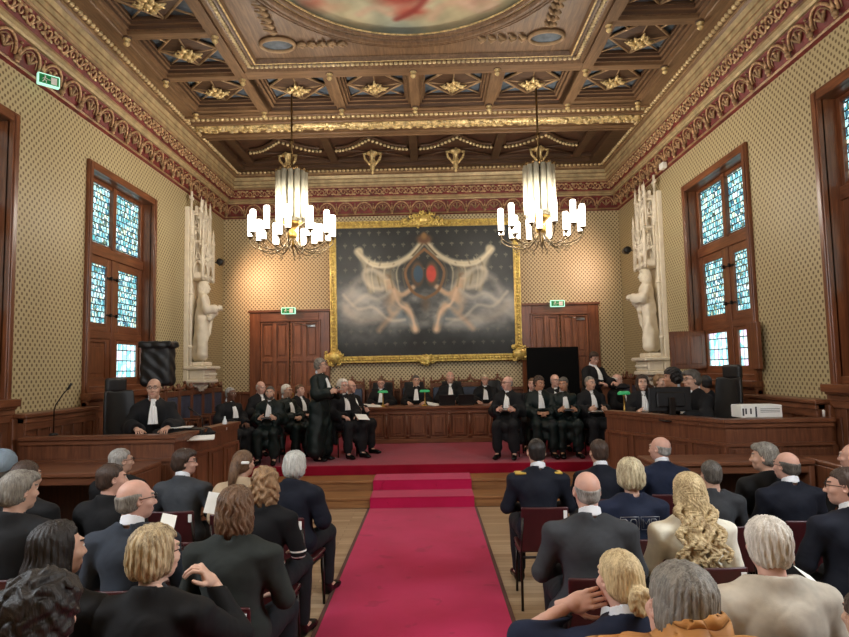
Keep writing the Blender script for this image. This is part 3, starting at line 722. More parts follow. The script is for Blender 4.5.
        lay(img, stroke(U, V, [f(.52, .185), f(.40, .30), f(.24, .305), f(.1, .235)], .014, .8) * .8, (232, 224, 198))
        lay(img, stroke(U, V, [f(.24, .5), f(.2, .6), f(.12, .66), f(.08, .8)], .018, .8) * .8, (232, 204, 174))
        # twin shields
        lay(img, blob(U, V, f(.055, .37), .06, .115, .3), (96, 70, 44))
        lay(img, blob(U, V, f(.05, .37), .043, .075, .25), (52, 84, 110) if sg < 0 else (214, 70, 52))
        lay(img, stroke(U, V, [f(.0, .18), f(.09, .26), f(.15, .36), f(.1, .5), f(.0, .56)], .016, .6), (134, 96, 58))
    lay(img, blob(U, V, (mid, .1), .08, .05, .5), (112, 76, 46)); lay(img, blob(U, V, (mid, .075), .03, .04, .6), (150, 112, 64))
    lay(img, blob(U, V, (mid, .6), .05, .08, .8) * .7, (90, 72, 52))
    lay(img, np.clip(V - .86, 0, .12) * 6 * .8, (40, 42, 42)); img *= (.86 + .28 * n2)[..., None]
    X = np.linspace(-2.15, 2.15, nu)[None, :] + 0 * v; Z = (1 - V) * 3.13
    return color_mesh('canvas', np.stack([X.ravel(), 0 * X.ravel(), Z.ravel()], 1), nu, nv, img, 'painting_paint')
pt_ = empty('framed_painting', (-.075, D - .08, 2.30)); pt_.rotation_euler = (math.radians(2.2), 0, 0)
cv = link('canvas', big_painting(), pt_, (0, -.04, 0))
b = MB()
W_, H_ = 2.15, 3.13
def fr(o, i, y0, y1, mi): 
    for (a, c, e, f) in ((-W_ - o, -W_ + i, -o, H_ + o), (W_ - i, W_ + o, -o, H_ + o)): b.box(a, c, y0, y1, e, f, mi, .012)
    for (e, f) in ((-o, i), (H_ - i, H_ + o)): b.box(-W_ - o, W_ + o, y0, y1, e, f, mi, .012)
fr(.12, .02, -.08, .03, 0); fr(.14, -.10, -.11, .03, 0); fr(.03, .0, -.11, -.06, 0)
rr = np.random.RandomState(4)
for (ax, az, bx, bz) in ((-W_ - .065, 0, -W_ - .065, H_), (W_ + .065, 0, W_ + .065, H_), (-W_, -.065, W_, -.065), (-W_, H_ + .065, W_, H_ + .065)):
    n = int(math.hypot(bx - ax, bz - az) / .075)
    for i in range(n):
        t = (i + .5) / n; b.ball((ax + (bx - ax) * t, -.10, az + (bz - az) * t), .034, 0, 6, (1.1, .7, 1.1))
pf = b.build('picture_frame', 'gold_bright', pt_)
def ornament(cx_, cz_, w, h, seed, name):
    b = MB(); r = np.random.RandomState(seed); b.ball((cx_, -.15, cz_), min(w, h) * .6, 0, 12, (1.2, .5, 1)); 
    for k in range(26):
        a = r.rand() * 2 * PI; rad = .3 + .7 * r.rand(); x, z = cx_ + w * rad * math.cos(a), cz_ + h * rad * math.sin(a)
        t0 = r.rand() * 6; P = [(x + .05 * math.cos(t0 + j * .9) * (1 - j * .12), -.13 - .03 * r.rand(), z + .05 * math.sin(t0 + j * .9) * (1 - j * .12)) for j in range(6)]
        b.tube(P, list(np.linspace(.032, .01, 6)), 6)
    b.build(name, 'gold_bright', pf)
ornament(0, H_ + .15, .34, .2, 1, 'crest_ornament'); ornament(0, H_ + .15, .2, .16, 31, 'crest_ornament'); ornament(0, -.08, .24, .13, 2, 'lower_ornament')
for sx in (-1, 1): ornament(sx * (W_ + .06), .02, .22, .22, 5 + sx, 'corner_ornament')
for sx in (-.32, .32): ornament(sx, H_ + .07, .28, .06, 9 + int(sx * 10), 'crest_scroll')
tag(pt_, 'huge gilt-framed allegorical painting with twin shields and drapery on the back wall', 'painting')
def oval_painting():
    nu, nv = 150, 340; r = np.linspace(0, 1, nu)[None, :]; t = np.linspace(0, 2 * PI, nv)[:, None]
    X = r * np.cos(t) * (ea - .0); Y = r * np.sin(t) * eb
    U, V = X, Y; img = np.zeros((nv, nu, 3)); img[:] = (206, 196, 158)
    def nn(s, sd): 
        g = np.zeros_like(U); r_ = np.random.RandomState(sd)
        for i in range(7): a = r_.rand() * 6.3; k = s * (1 + i * .6); g += np.sin(k * (U * math.cos(a) + V * math.sin(a)) + r_.rand() * 6) / (1 + i * .6)
        return g / 3
    n1, n2 = nn(2.2, 1), nn(6, 5)
    lay(img, np.clip(n1 * .8 + .1, 0, 1), (160, 176, 168)); lay(img, np.clip(-n1, 0, 1) * .8, (222, 206, 166)); lay(img, np.clip(n2, 0, 1) * .35, (240, 232, 206))
    for c, rx, ry, col in (((.0, 1.75), .34, .22, (196, 76, 66)), ((-.1, 1.4), .5, .3, (176, 66, 60)), ((-1.15, 1.55), .4, .2, (212, 170, 140)), ((-1.3, 1.4), .25, .2, (190, 110, 90)), ((.9, 1.5), .4, .35, (206, 158, 140)), ((1.0, 1.1), .3, .35, (190, 140, 120)), ((.5, 1.2), .3, .2, (216, 180, 150)), ((.1, .9), .5, .3, (200, 150, 120)), ((1.4, .9), .3, .4, (150, 176, 170)), ((-1.5, .5), .4, .5, (150, 160, 160)), ((0, 0), .7, .5, (214, 180, 140)), ((-.6, -.9), .5, .5, (180, 110, 90)), ((.8, -1), .5, .4, (130, 150, 170))):
        lay(img, blob(U, V, c, rx, ry, .7) * .75 * np.clip(1 + n2, .4, 1), col)
    for c, w_, col, pts in ((0, .12, (222, 186, 158), [(.3, 1.9), (.45, 1.6), (.7, 1.5)]), (0, .09, (226, 196, 170), [(.7, 1.5), (.95, 1.75), (1.15, 1.6)]), (0, .1, (206, 150, 130), [(.8, 1.3), (1.05, 1.2), (1.1, .95)]), (0, .1, (220, 186, 160), [(-.7, 1.75), (-.5, 1.6), (-.3, 1.75)]), (0, .08, (150, 60, 56), [(-.2, 1.9), (.05, 1.7), (.2, 1.45)]), (0, .1, (170, 190, 190), [(1.3, 1.3), (1.5, 1.1), (1.4, .8)]), (0, .12, (214, 176, 140), [(-1.0, 1.3), (-1.2, 1.1), (-1.0, .9)])):
        lay(img, stroke(U, V, pts, w_, .8) * .7, col)
    n3 = nn(14, 9); img *= (.95 + .07 * n2 + .05 * n3)[..., None]
    vv = np.stack([X.ravel() + ex, Y.ravel() + ey, np.full(X.size, zi + .06)], 1)
    return color_mesh('oval_painting', vv, nu, nv, img, 'ceiling_paint')
link('oval_painting', oval_painting(), pan)

# bay between the main beam and the back cornice
b = MB(); b.box(L + .5, R - .5, 12.42, 14.5, ZB + .14, 7.3, 0)
bx_ = [-4.1, -2.13, -.26, 1.61, 3.5]
b.box(L + .5, -4.3, 12.42, 14.5, ZB, ZB + .2, 1, .01); b.box(3.85, R - .5, 12.42, 14.5, ZB, ZB + .2, 1, .01)
b.box(L + .5, R - .5, 14.1, 14.2, ZB + .052, ZB + .15, 1, .01); b.box(L + .5, R - .5, 14.3, 14.52, ZB - .006, ZB + .2, 1, .01)
for x in bx_: b.box(x - .09, x + .09, 12.42, 14.2, ZB + .06, ZB + .16, 1, .015)
for i in range(-1, 5):
    xa = (bx_[i] + bx_[i + 1]) / 2 if 0 <= i < 4 else None
    if xa is None: continue
    og = lambda t: (xa + .78 * t, 12.66 + .62 * math.sin(min(1, abs(t)) * PI / 2) ** 1.1, ZB + .1)
    P = [og(t) for t in np.linspace(-1, 1, 41)]
    for p in P[::2]: b.ball((p[0], p[1] + .12, ZB + .07), .04, 2, 6)
    b.tube(P, .035, 6, 1); b.tube([(p[0] * 1.0, p[1] + .24, ZB + .12) for p in P[3:-3]], .028, 6, 1)
    for sg in (-1, 1):
        b.tube([(xa + sg * .12, 12.5, ZB + .12), (xa + sg * .4, 12.62, ZB + .12), (xa + sg * .84, 12.7, ZB + .12)], .03, 6, 1)
        for j in range(7): b.ball((xa + sg * (.45 + j * .06), 12.52 + .0 * j, ZB + .12), .024, 2, 6)
        b.tube([(xa, 13.62, ZB + .12), (xa + sg * .85, 14.05, ZB + .12)], .025, 6, 1); b.tube([(xa, 13.62, ZB + .12), (xa + sg * .85, 13.5, ZB + .12)], .02, 6, 1)
b.build('bay_panel', ['bay_brown', 'ceil_dark', 'bead_gold'], ceil)
pb = MB()
pb.lathe([(.12, .12), (.14, .08), (.07, .04), (.05, -.05), (.09, -.12), (.04, -.2), (.06, -.26), (.02, -.32), (.035, -.36), (0, -.4)], n=10)
for sg in (-1, 1):
    pb.tube([(sg * .05, 0, .1), (sg * .2, 0, .08), (sg * .17, 0, -.03), (sg * .1, 0, -.12), (sg * .03, 0, -.22)], [.03, .035, .03, .025, .012], 6)
    pb.tube([(0, sg * .05, .1), (0, sg * .2, .08), (0, sg * .15, -.05), (0, sg * .05, -.2)], [.03, .035, .03, .012], 6)
pm = pb.mesh('pendant', ['gold'])
for i in range(4): link('pendant', pm, ceil, ((bx_[i] + bx_[i + 1]) / 2, 13.62, ZB - .02))
# ------------------------------------------------------------------ implicit surfaces
BIG = 9.0
class Field:
    def __init__(s, lo, hi, res):
        s.lo = np.array(lo, float); s.res = res
        s.n = np.ceil((np.array(hi) - s.lo) / res).astype(int) + 1
        s.D = np.full(s.n, BIG, np.float32)
    def _sl(s, lo, hi):
        a = np.clip(np.floor((np.array(lo) - s.lo) / s.res).astype(int), 0, s.n); c = np.clip(np.ceil((np.array(hi) - s.lo) / s.res).astype(int) + 1, 0, s.n)
        if np.any(c <= a): return None
        ax = [(s.lo[i] + np.arange(a[i], c[i]) * s.res).astype(np.float32) for i in range(3)]
        return (slice(a[0], c[0]), slice(a[1], c[1]), slice(a[2], c[2])), ax[0][:, None, None], ax[1][None, :, None], ax[2][None, None, :]
    def _comb(s, sl, d, k, op):
        A = s.D[sl]
        if op == 'u':
            if k > 0: h = np.maximum(k - np.abs(A - d), 0) / k; s.D[sl] = np.minimum(A, d) - h * h * k * .25
            else: s.D[sl] = np.minimum(A, d)
        elif op == 's':
            d = -d
            if k > 0: h = np.maximum(k - np.abs(A - d), 0) / k; s.D[sl] = np.maximum(A, d) + h * h * k * .25
            else: s.D[sl] = np.maximum(A, d)
    def cap(s, a, b, ra, rb=None, k=.02, op='u'):
        rb = ra if rb is None else rb; a = np.array(a, float); b = np.array(b, float); mg = max(ra, rb) + k + 2 * s.res
        r = s._sl(np.minimum(a, b) - mg, np.maximum(a, b) + mg)
        if r is None: return s
        sl, X, Y, Z = r; d = b - a; L2 = d @ d + 1e-12
        t = np.clip(((X - a[0]) * d[0] + (Y - a[1]) * d[1] + (Z - a[2]) * d[2]) / L2, 0, 1)
        q = np.sqrt((X - a[0] - t * d[0]) ** 2 + (Y - a[1] - t * d[1]) ** 2 + (Z - a[2] - t * d[2]) ** 2) - (ra + t * (rb - ra))
        s._comb(sl, q, k, op); return s
    def ell(s, c, r, k=.02, op='u', R=None):
        c = np.array(c, float); r = np.array(r, float); mg = max(r) + k + 2 * s.res
        q = s._sl(c - mg, c + mg)
        if q is None: return s
        sl, X, Y, Z = q; X = X - c[0]; Y = Y - c[1]; Z = Z - c[2]
        if R is not None: X, Y, Z = R[0][0] * X + R[1][0] * Y + R[2][0] * Z, R[0][1] * X + R[1][1] * Y + R[2][1] * Z, R[0][2] * X + R[1][2] * Y + R[2][2] * Z
        k0 = np.sqrt((X / r[0]) ** 2 + (Y / r[1]) ** 2 + (Z / r[2]) ** 2); k1 = np.sqrt((X / r[0] ** 2) ** 2 + (Y / r[1] ** 2) ** 2 + (Z / r[2] ** 2) ** 2) + 1e-6
        s._comb(sl, k0 * (k0 - 1) / k1, k, op); return s
    def box(s, lo, hi, rd=.01, k=.01, op='u'):
        lo = np.array(lo, float); hi = np.array(hi, float); c = (lo + hi) / 2; h = (hi - lo) / 2 - rd; q = s._sl(lo - k - 2 * s.res, hi + k + 2 * s.res)
        if q is None: return s
        sl, X, Y, Z = q; dx, dy, dz = np.abs(X - c[0]) - h[0], np.abs(Y - c[1]) - h[1], np.abs(Z - c[2]) - h[2]
        d = np.sqrt(np.maximum(dx, 0) ** 2 + np.maximum(dy, 0) ** 2 + np.maximum(dz, 0) ** 2) + np.minimum(np.maximum(dx, np.maximum(dy, dz)), 0) - rd
        s._comb(sl, d, k, op); return s
    def grid(s): return [(s.lo[i] + np.arange(s.n[i]) * s.res).astype(np.float32).reshape([-1 if j == i else 1 for j in range(3)]) for i in range(3)]
    def half(s, fn, k=0.0):       # keep where fn(X,Y,Z) < 0
        X, Y, Z = s.grid(); d = fn(X, Y, Z) + 0 * s.D
        if k > 0: h = np.maximum(k - np.abs(s.D - d), 0) / k; s.D = np.maximum(s.D, d) + h * h * k * .25
        else: s.D = np.maximum(s.D, d)
        return s
    def disp(s, fn): X, Y, Z = s.grid(); s.D = s.D + fn(X, Y, Z).astype(np.float32); return s
    def mesh(s):
        D = np.pad(s.D, 1, constant_values=1.0); S = D < 0
        n = np.array(D.shape); c = n - 1
        acc = np.zeros(tuple(c) + (3,), np.float32); cnt = np.zeros(tuple(c), np.float32)
        def view(A, o): return A[o[0]:o[0] + c[0], o[1]:o[1] + c[1], o[2]:o[2] + c[2]]
        for ax in range(3):
            oth = [i for i in range(3) if i != ax]
            for p in (0, 1):
                for q in (0, 1):
                    o0 = [0, 0, 0]; o0[oth[0]] = p; o0[oth[1]] = q; o1 = list(o0); o1[ax] = 1
                    A, B = view(D, o0), view(D, o1); w = np.nonzero(view(S, o0) != view(S, o1))
                    a, b_ = A[w], B[w]; t = a / (a - b_); acc[w + (ax,)] += t; acc[w + (oth[0],)] += p; acc[w + (oth[1],)] += q; cnt[w] += 1
        act = cnt > 0; idx = np.full(tuple(c), -1, np.int64); w = np.nonzero(act); idx[w] = np.arange(len(w[0]))
        V = acc[w] / cnt[w][:, None] + np.stack(w, 1); V = (V - 1) * s.res + s.lo
        Fs = []
        for ax in range(3):
            o1, o2 = [(1, 2), (2, 0), (0, 1)][ax]
            sl0 = [slice(1, n[i] - 1) for i in range(3)]; sl1 = list(sl0); sl0[ax] = slice(0, n[ax] - 1); sl1[ax] = slice(1, n[ax])
            a = S[tuple(sl0)]; b_ = S[tuple(sl1)]; e = np.nonzero(a != b_); ins = a[e]
            P = np.stack(e, 1); P[:, o1] += 1; P[:, o2] += 1
            def g(d1, d2): Q = P.copy(); Q[:, o1] -= d1; Q[:, o2] -= d2; return idx[Q[:, 0], Q[:, 1], Q[:, 2]]
            q = np.stack([g(1, 1), g(0, 1), g(0, 0), g(1, 0)], 1); q[~ins] = q[~ins][:, ::-1]; Fs.append(q)
        return V.astype(np.float64), np.concatenate(Fs)
class Geo:                       # numpy vertices + quads + material index
    def __init__(s): s.V = []; s.F = []; s.m = []; s.n = 0
    def add(s, V, F, mi=0, A=None, flip=False):
        if A is not None: V = V @ A[:3, :3].T + A[:3, 3]
        if flip: F = F[:, ::-1]
        s.V.append(V); s.F.append(F + s.n); s.m.append(np.full(len(F), mi) if np.isscalar(mi) else mi); s.n += len(V); return s
    def mesh(s, name, mats):
        V = np.concatenate(s.V); F = np.concatenate(s.F); mi = np.concatenate(s.m)
        me = bpy.data.meshes.new(name); me.vertices.add(len(V)); me.vertices.foreach_set('co', V.astype(np.float32).ravel())
        me.loops.add(F.size); me.loops.foreach_set('vertex_index', F.astype(np.int32).ravel()); me.polygons.add(len(F))
        me.polygons.foreach_set('loop_start', np.arange(0, F.size, 4, dtype=np.int32)); me.polygons.foreach_set('loop_total', np.full(len(F), 4, np.int32))
        for k in mats: me.materials.append(M[k])
        me.polygons.foreach_set('material_index', mi.astype(np.int32)); me.polygons.foreach_set('use_smooth', np.ones(len(F), bool)); me.update(calc_edges=True); return me
def rot(ax, a):
    c, s_ = math.cos(a), math.sin(a)
    return np.array({'x': [[1, 0, 0], [0, c, -s_], [0, s_, c]], 'y': [[c, 0, s_], [0, 1, 0], [-s_, 0, c]], 'z': [[c, -s_, 0], [s_, c, 0], [0, 0, 1]]}[ax])
def aff(R_, t): A = np.eye(4); A[:3, :3] = R_; A[:3, 3] = t; return A

# ------------------------------------------------------------------ heads, hair, hands
SKINS = {'light': (202, 160, 138), 'pink': (208, 162, 144), 'tan': (184, 134, 106), 'brown': (98, 64, 48), 'pale': (222, 180, 158)}
for k_, c_ in SKINS.items():
    plain('skin_' + k_, c_, .5, var=.05, vscale=14, bump=.1, bscale=120); M['skin_' + k_].node_tree.nodes['Principled BSDF'].inputs['Subsurface Weight'].default_value = 0
    plain('lip_' + k_, tuple(int(a * b_) for a, b_ in zip(c_, (.88, .74, .74))), .4, var=.03)
plain('eye_white', (225, 222, 215), .25, var=0); plain('iris', (40, 28, 22), .2, var=0); plain('glasses', (28, 24, 24), .3, .3, var=0)
_c = {}
def head(kind='m'):
    if kind in _c: return _c[kind]
    f = Field((-.11, -.14, -.27), (.11, .15, .15), .0048); w = .95 if kind == 'f' else 1.0
    f.ell((0, -.018, .035), (.076 * w, .096, .086), .02); f.ell((0, .022, -.02), (.064 * w, .075, .085), .03)
    f.ell((0, .03, -.072), (.05 * w, .052, .042), .03); f.ell((0, .066, -.098), (.022 * w, .022, .018), .02)
    f.cap((-.035, .083, .034), (.035, .083, .034), .011, k=.016)
    for s_ in (-1, 1): f.ell((s_ * .031, .098, .012), (.018, .016, .013), .012, 's'); f.ell((s_ * .044, .062, -.025), (.022, .024, .02), .02)
    f.cap((0, .092, .015), (0, .112, -.03), .007, .0115, .012)
    for s_ in (-1, 1): f.ell((s_ * .012, .1, -.033), (.0085, .011, .008), .006)
    f.cap((-.02, .088, -.060), (.02, .088, -.060), .007, k=.008); f.cap((-.018, .086, -.071), (.018, .086, -.071), .0075, k=.008)
    f.cap((-.022, .1, -.0655), (.022, .1, -.0655), .003, k=.004, op='s')
    for s_ in (-1, 1):
        R_ = rot('z', s_ * .35); f.ell((s_ * .079 * w, -.008, .0), (.008, .02, .032), .006, R=R_.T); f.ell((s_ * .084 * w, -.004, .004), (.006, .011, .018), .004, 's', R=R_.T)
        f.ell((s_ * .031, .0855, .012), (.0125, .0105, .0105), .002)
    f.cap((0, -.022, -.06), (0, -.045, -.2), .056 * (.88 if kind == 'f' else 1), .06 * (.88 if kind == 'f' else 1.02), .03); f.cap((0, -.05, -.2), (0, -.06, -.27), .06, .09, .03)
    V, F = f.mesh(); C = V[F].mean(1); mi = np.zeros(len(F), int)
    ex_ = np.abs(np.abs(C[:, 0]) - .031)
    mi[(ex_ < .0115) & (np.abs(C[:, 2] - .010) < .0046) & (C[:, 1] > .084)] = 2
    mi[(ex_ < .005) & (np.abs(C[:, 2] - .0105) < .0056) & (C[:, 1] > .084)] = 3
    mi[(np.abs(C[:, 0]) < .024) & (np.abs(C[:, 2] + .0655) < .0105 - np.abs(C[:, 0]) * .2) & (C[:, 1] > .084)] = 1
    mi[(np.abs(np.abs(C[:, 0]) - .032) < .017) & (np.abs(C[:, 2] - .035 + (np.abs(C[:, 0]) - .032) * .15) < .0045) & (C[:, 1] > .07)] = 4
    _c[kind] = (V, F, mi); return _c[kind]
def hand(pose):
    key = 'hand' + pose
    if key in _c: return _c[key]
    f = Field((-.11, -.06, -.13), (.13, .21, .07), .0042)
    f.ell((0, .045, 0), (.042, .05, .016), .01); f.cap((0, -.05, 0), (0, .01, 0), .026, .029, .02); f.ell((.026, .03, -.008), (.02, .032, .016), .012)
    curl = {'relaxed': (.35, .45, .35), 'curled': (.9, 1.1, .7), 'flat': (.06, .1, .06), 'hold': (.7, .8, .4)}[pose]
    for i, (x, ln) in enumerate(((.031, .9), (.0105, 1.0), (-.0105, .94), (-.031, .76))):
        p = np.array([x, .085 - .004 * abs(i - 1), 0.0]); a = 0; sp = (x) * .9
        for j, (l, r) in enumerate(((.042, .0092), (.027, .0084), (.021, .0076))):
            a += curl[j] * (1 + .07 * i); d = np.array([sp * (1 - .3 * j), math.cos(a), -math.sin(a)]); d /= np.linalg.norm(d); q = p + d * l * ln
            f.cap(p, q, r, r * .93, .003); p = q
        f.cap((x * .8, .05, .0), (x, .085, 0), .01, .0098, .006)
    p = np.array([.03, .02, -.01]); 
    for l, r, d in ((.036, .0125, (.75, .6, -.25)), (.03, .0105, (.45, .85, -.3)), (.024, .0092, (.2, .9, -.38))):
        d = np.array(d); q = p + d / np.linalg.norm(d) * l; f.cap(p, q, r, r * .92, .004); p = q
    _c[key] = f.mesh(); return _c[key]

def hair_mat(name, lo, hi, rough=.45):
    t = NT('hair_' + name); v = t.coord(scale=(1, 1, .16)); n = t.noise(v, 170, 3, .6); v2 = t.coord(scale=(1, 1, .3)); n2 = t.noise(v2, 26, 2)
    f = t.math('ADD', t.math('MULTIPLY', n, .5), t.math('MULTIPLY', n2, .5)); c = t.ramp(f, [(.34, lo), (.62, hi)]); t.bump(n, .7, .006)
    M['hair_' + name] = t.fin(c, rough, 0, .4)
for n_, a_, b_ in (('grey', (96, 92, 88), (176, 172, 166)), ('white', (176, 168, 156), (232, 226, 216)), ('silver', (150, 150, 144), (212, 212, 206)), ('darkgrey', (48, 45, 42), (104, 98, 92)), ('black', (14, 12, 12), (44, 38, 36)),
                   ('darkbrown', (34, 24, 20), (76, 58, 48)), ('brown', (62, 44, 32), (124, 94, 70)), ('lightbrown', (92, 68, 46), (168, 134, 98)), ('blond', (136, 108, 70), (226, 204, 158)), ('streaked', (88, 70, 50), (214, 192, 152)), ('ashblond', (118, 98, 70), (222, 210, 176)), ('pepper', (66, 60, 54), (150, 144, 134))):
    hair_mat(n_, a_, b_)
def groove(amp, fr, seed, wav=0.0):
    r = np.random.RandomState(seed); p = r.rand(6) * 6
    def fn(X, Y, Z):
        th = np.arctan2(X, -(Y + .02)); th = th + wav * np.sin(Z * 55 + p[4] + 2 * np.sin(th * 2)) 
        return amp * (np.sin(th * fr + p[0] + 1.5 * np.sin(Z * 18 + p[1])) + .6 * np.sin(th * fr * 1.9 + p[2] + 2 * np.sin(Z * 25 + p[3])) + .35 * np.sin(Z * 90 + th * 9))
    return fn
def hair(style, seed=0):
    key = ('hair', style, seed)
    if key in _c: return _c[key]
    f = Field((-.19, -.29, -.46 if style in ('long', 'wavy_long', 'ponytail') else -.24), (.19, .16, .2), .006)
    r = np.random.RandomState(seed + 77)
    face = lambda X, Y, Z: None
    if style == 'short':
        f.ell((0, -.02, .04), (.085, .106, .092), .02); f.ell((0, -.045, -.02), (.074, .078, .07), .02)
        f.half(lambda X, Y, Z: np.maximum(np.minimum(.062 - Z + .25 * (Y - .05), Y - .018 + .25 * (.0 - Z)), -.062 - Z + .3 * (Y + .05)), .012)
        for s_ in (-1, 1): f.ell((s_ * .09, .012, -.012), (.03, .03, .038), .01, 's')
        f.disp(groove(.0022, 34, seed))
    elif style == 'crop':
        f.ell((0, -.02, .038), (.080, .101, .090), .02); f.ell((0, -.042, -.02), (.070, .074, .066), .02)
        f.half(lambda X, Y, Z: np.maximum(np.minimum(.066 - Z + .3 * (Y - .05), Y - .012 + .25 * (.0 - Z)), -.055 - Z + .3 * (Y + .05)), .01)
        for s_ in (-1, 1): f.ell((s_ * .09, .012, -.012), (.03, .03, .036), .01, 's')
        f.disp(groove(.001, 50, seed))
    elif style == 'side_part':
        f.ell((.006, -.012, .048), (.092, .110, .094), .02); f.ell((0, -.04, -.01), (.087, .088, .082), .02); f.ell((.03, .06, .085), (.055, .045, .035), .02)
        f.half(lambda X, Y, Z: np.maximum(np.minimum(.06 - Z + .25 * (Y - .05), Y - .02 + .25 * (.0 - Z)), -.07 - Z + .3 * (Y + .05)), .012)
        for s_ in (-1, 1): f.ell((s_ * .094, .014, -.014), (.03, .03, .036), .01, 's')
        f.disp(groove(.0026, 30, seed))
    elif style == 'fringe':
        f.ell((0, -.024, .02), (.083, .1, .072), .01); f.ell((0, -.045, -.03), (.072, .074, .05), .02)
        f.half(lambda X, Y, Z: np.maximum(np.maximum(Z - .055 - .25 * (Y + .02) + 0 * X, Y - .016), -.066 - Z + .3 * (Y + .05)), .012)
        for s_ in (-1, 1): f.ell((s_ * .09, .014, -.012), (.03, .03, .038), .01, 's')
        f.disp(groove(.0016, 40, seed))
    elif style == 'shaved':
        f.ell((0, -.022, .026), (.0785, .0985, .066), .01); f.ell((0, -.042, -.025), (.068, .071, .05), .02)
        f.half(lambda X, Y, Z: np.maximum(np.maximum(Z - .045 - .25 * (Y + .02) + 0 * X, Y - .01), -.058 - Z + .3 * (Y + .05)), .01)
        for s_ in (-1, 1): f.ell((s_ * .09, .012, -.012), (.03, .03, .036), .01, 's')
    elif style in ('bob', 'short_bob', 'thin_bob', 'full_short'):
        zl = {'bob': -.15, 'short_bob': -.085, 'thin_bob': -.11, 'full_short': -.075}[style]
        f.ell((0, -.02, .045), (.096, .112, .096), .02); f.ell((0, -.035, -.03), (.103, .098, .09) if style != 'full_short' else (.09, .086, .075), .04)
        if style == 'bob': f.ell((0, -.04, -.09), (.105, .085, .08), .04)
        f.half(lambda X, Y, Z: np.maximum(np.minimum(np.minimum(.075 - Z + .2 * (Y - .05), Y - .035), 9), zl - Z + .15 * (Y + .05) + .012 * np.sin(X * 70 + seed)), .012)
        f.ell((0, .1, -.03), (.058, .1, .1), .02, 's'); f.disp(groove(.0042, 24, seed, .0 if style != 'bob' else .1))
    elif style == 'curly_bob':
        f.ell((0, -.02, .05), (.1, .115, .098), .02); f.ell((0, -.035, -.04), (.115, .1, .1), .04); f.ell((0, -.045, -.1), (.105, .08, .07), .04)
        f.half(lambda X, Y, Z: np.minimum(.075 - Z + .2 * (Y - .05), Y - .03), .012); f.ell((0, .1, -.03), (.058, .1, .1), .02, 's')
        f.disp(lambda X, Y, Z: .007 * (np.sin(X * 80 + 3 * np.sin(Z * 40)) * np.sin(Y * 75 + 2 * np.sin(X * 50)) + np.sin(Z * 85 + 2.5 * np.sin(X * 60) + Y * 30) * .8))
    elif style == 'curly':
        f.ell((0, -.02, .06), (.115, .12, .1), .02); f.ell((0, -.05, -.01), (.11, .095, .085), .03)
        f.half(lambda X, Y, Z: np.minimum(.06 - Z + .2 * (Y - .05), Y - .03), .012)
        f.disp(lambda X, Y, Z: .006 * (np.sin(X * 90 + 3 * np.sin(Z * 60)) * np.sin(Y * 90 + 2 * np.sin(X * 50)) + np.sin(Z * 95 + 2.5 * np.sin(X * 70) + Y * 60) * .8))
    elif style == 'curly_short':
        f.ell((0, -.02, .045), (.09, .11, .094), .02); f.ell((0, -.05, -.02), (.082, .08, .07), .03)
        f.half(lambda X, Y, Z: np.maximum(np.minimum(.065 - Z + .2 * (Y - .05), Y - .02), -.08 - Z), .012)
        for s_ in (-1, 1): f.ell((s_ * .095, .016, -.016), (.03, .03, .036), .01, 's')
        f.disp(lambda X, Y, Z: .006 * (np.sin(X * 90 + 3 * np.sin(Z * 60)) * np.sin(Y * 90 + 2 * np.sin(X * 50)) + np.sin(Z * 95 + 2.5 * np.sin(X * 70) + Y * 60) * .8))
    elif style == 'long':
        f.ell((0, -.02, .045), (.094, .112, .094), .02); f.ell((0, -.04, -.05), (.1, .09, .11), .04); f.cap((0, -.06, -.1), (0, -.075, -.3), .095, .085, .04)
        f.half(lambda X, Y, Z: np.minimum(.075 - Z + .2 * (Y - .05), Y - .03), .012); f.ell((0, .1, -.05), (.06, .1, .13), .02, 's')
        f.half(lambda X, Y, Z: Y - .05 + 0 * X + np.where(Z < -.14, .07, 0), 0); f.disp(groove(.003, 26, seed))
    elif style == 'wavy_long':
        f.ell((0, -.02, .045), (.098, .114, .098), .02); f.ell((0, -.045, -.04), (.112, .095, .1), .04); f.cap((0, -.07, -.1), (0, -.1, -.2), .075, .06, .04)
        for i in range(15):
            x = -.13 + .26 * i / 14; ph = r.rand() * 6; z1 = -.40 + .07 * r.rand(); P0 = None
            for t in np.linspace(0, 1, 16):
                q = np.array([x * (.75 + .45 * t) + .026 * math.sin(t * 17 + ph), -.105 - .125 * min(1, 1.5 * t) + .014 * math.cos(t * 17 + ph) + abs(x) * .18, -.06 + t * (z1 + .02)])
                if P0 is not None: f.cap(P0, q, .018 - .006 * t, k=.003)
                P0 = q
        f.half(lambda X, Y, Z: np.minimum(.075 - Z + .2 * (Y - .05), Y - .03), .012); f.ell((0, .1, -.05), (.06, .1, .13), .02, 's'); f.disp(groove(.003, 26, seed, .35))
    elif style in ('ponytail', 'bun'):
        f.ell((0, -.02, .042), (.086, .107, .092), .02); f.ell((0, -.045, -.015), (.08, .085, .07), .03)
        f.half(lambda X, Y, Z: np.maximum(np.minimum(.07 - Z + .25 * (Y - .05), Y - .03 + .2 * (0 - Z)), -.075 - Z + .2 * (Y + .05)), .012)
        for s_ in (-1, 1): f.ell((s_ * .092, .016, -.014), (.03, .032, .036), .01, 's')
        f.disp(groove(.002, 34, seed))
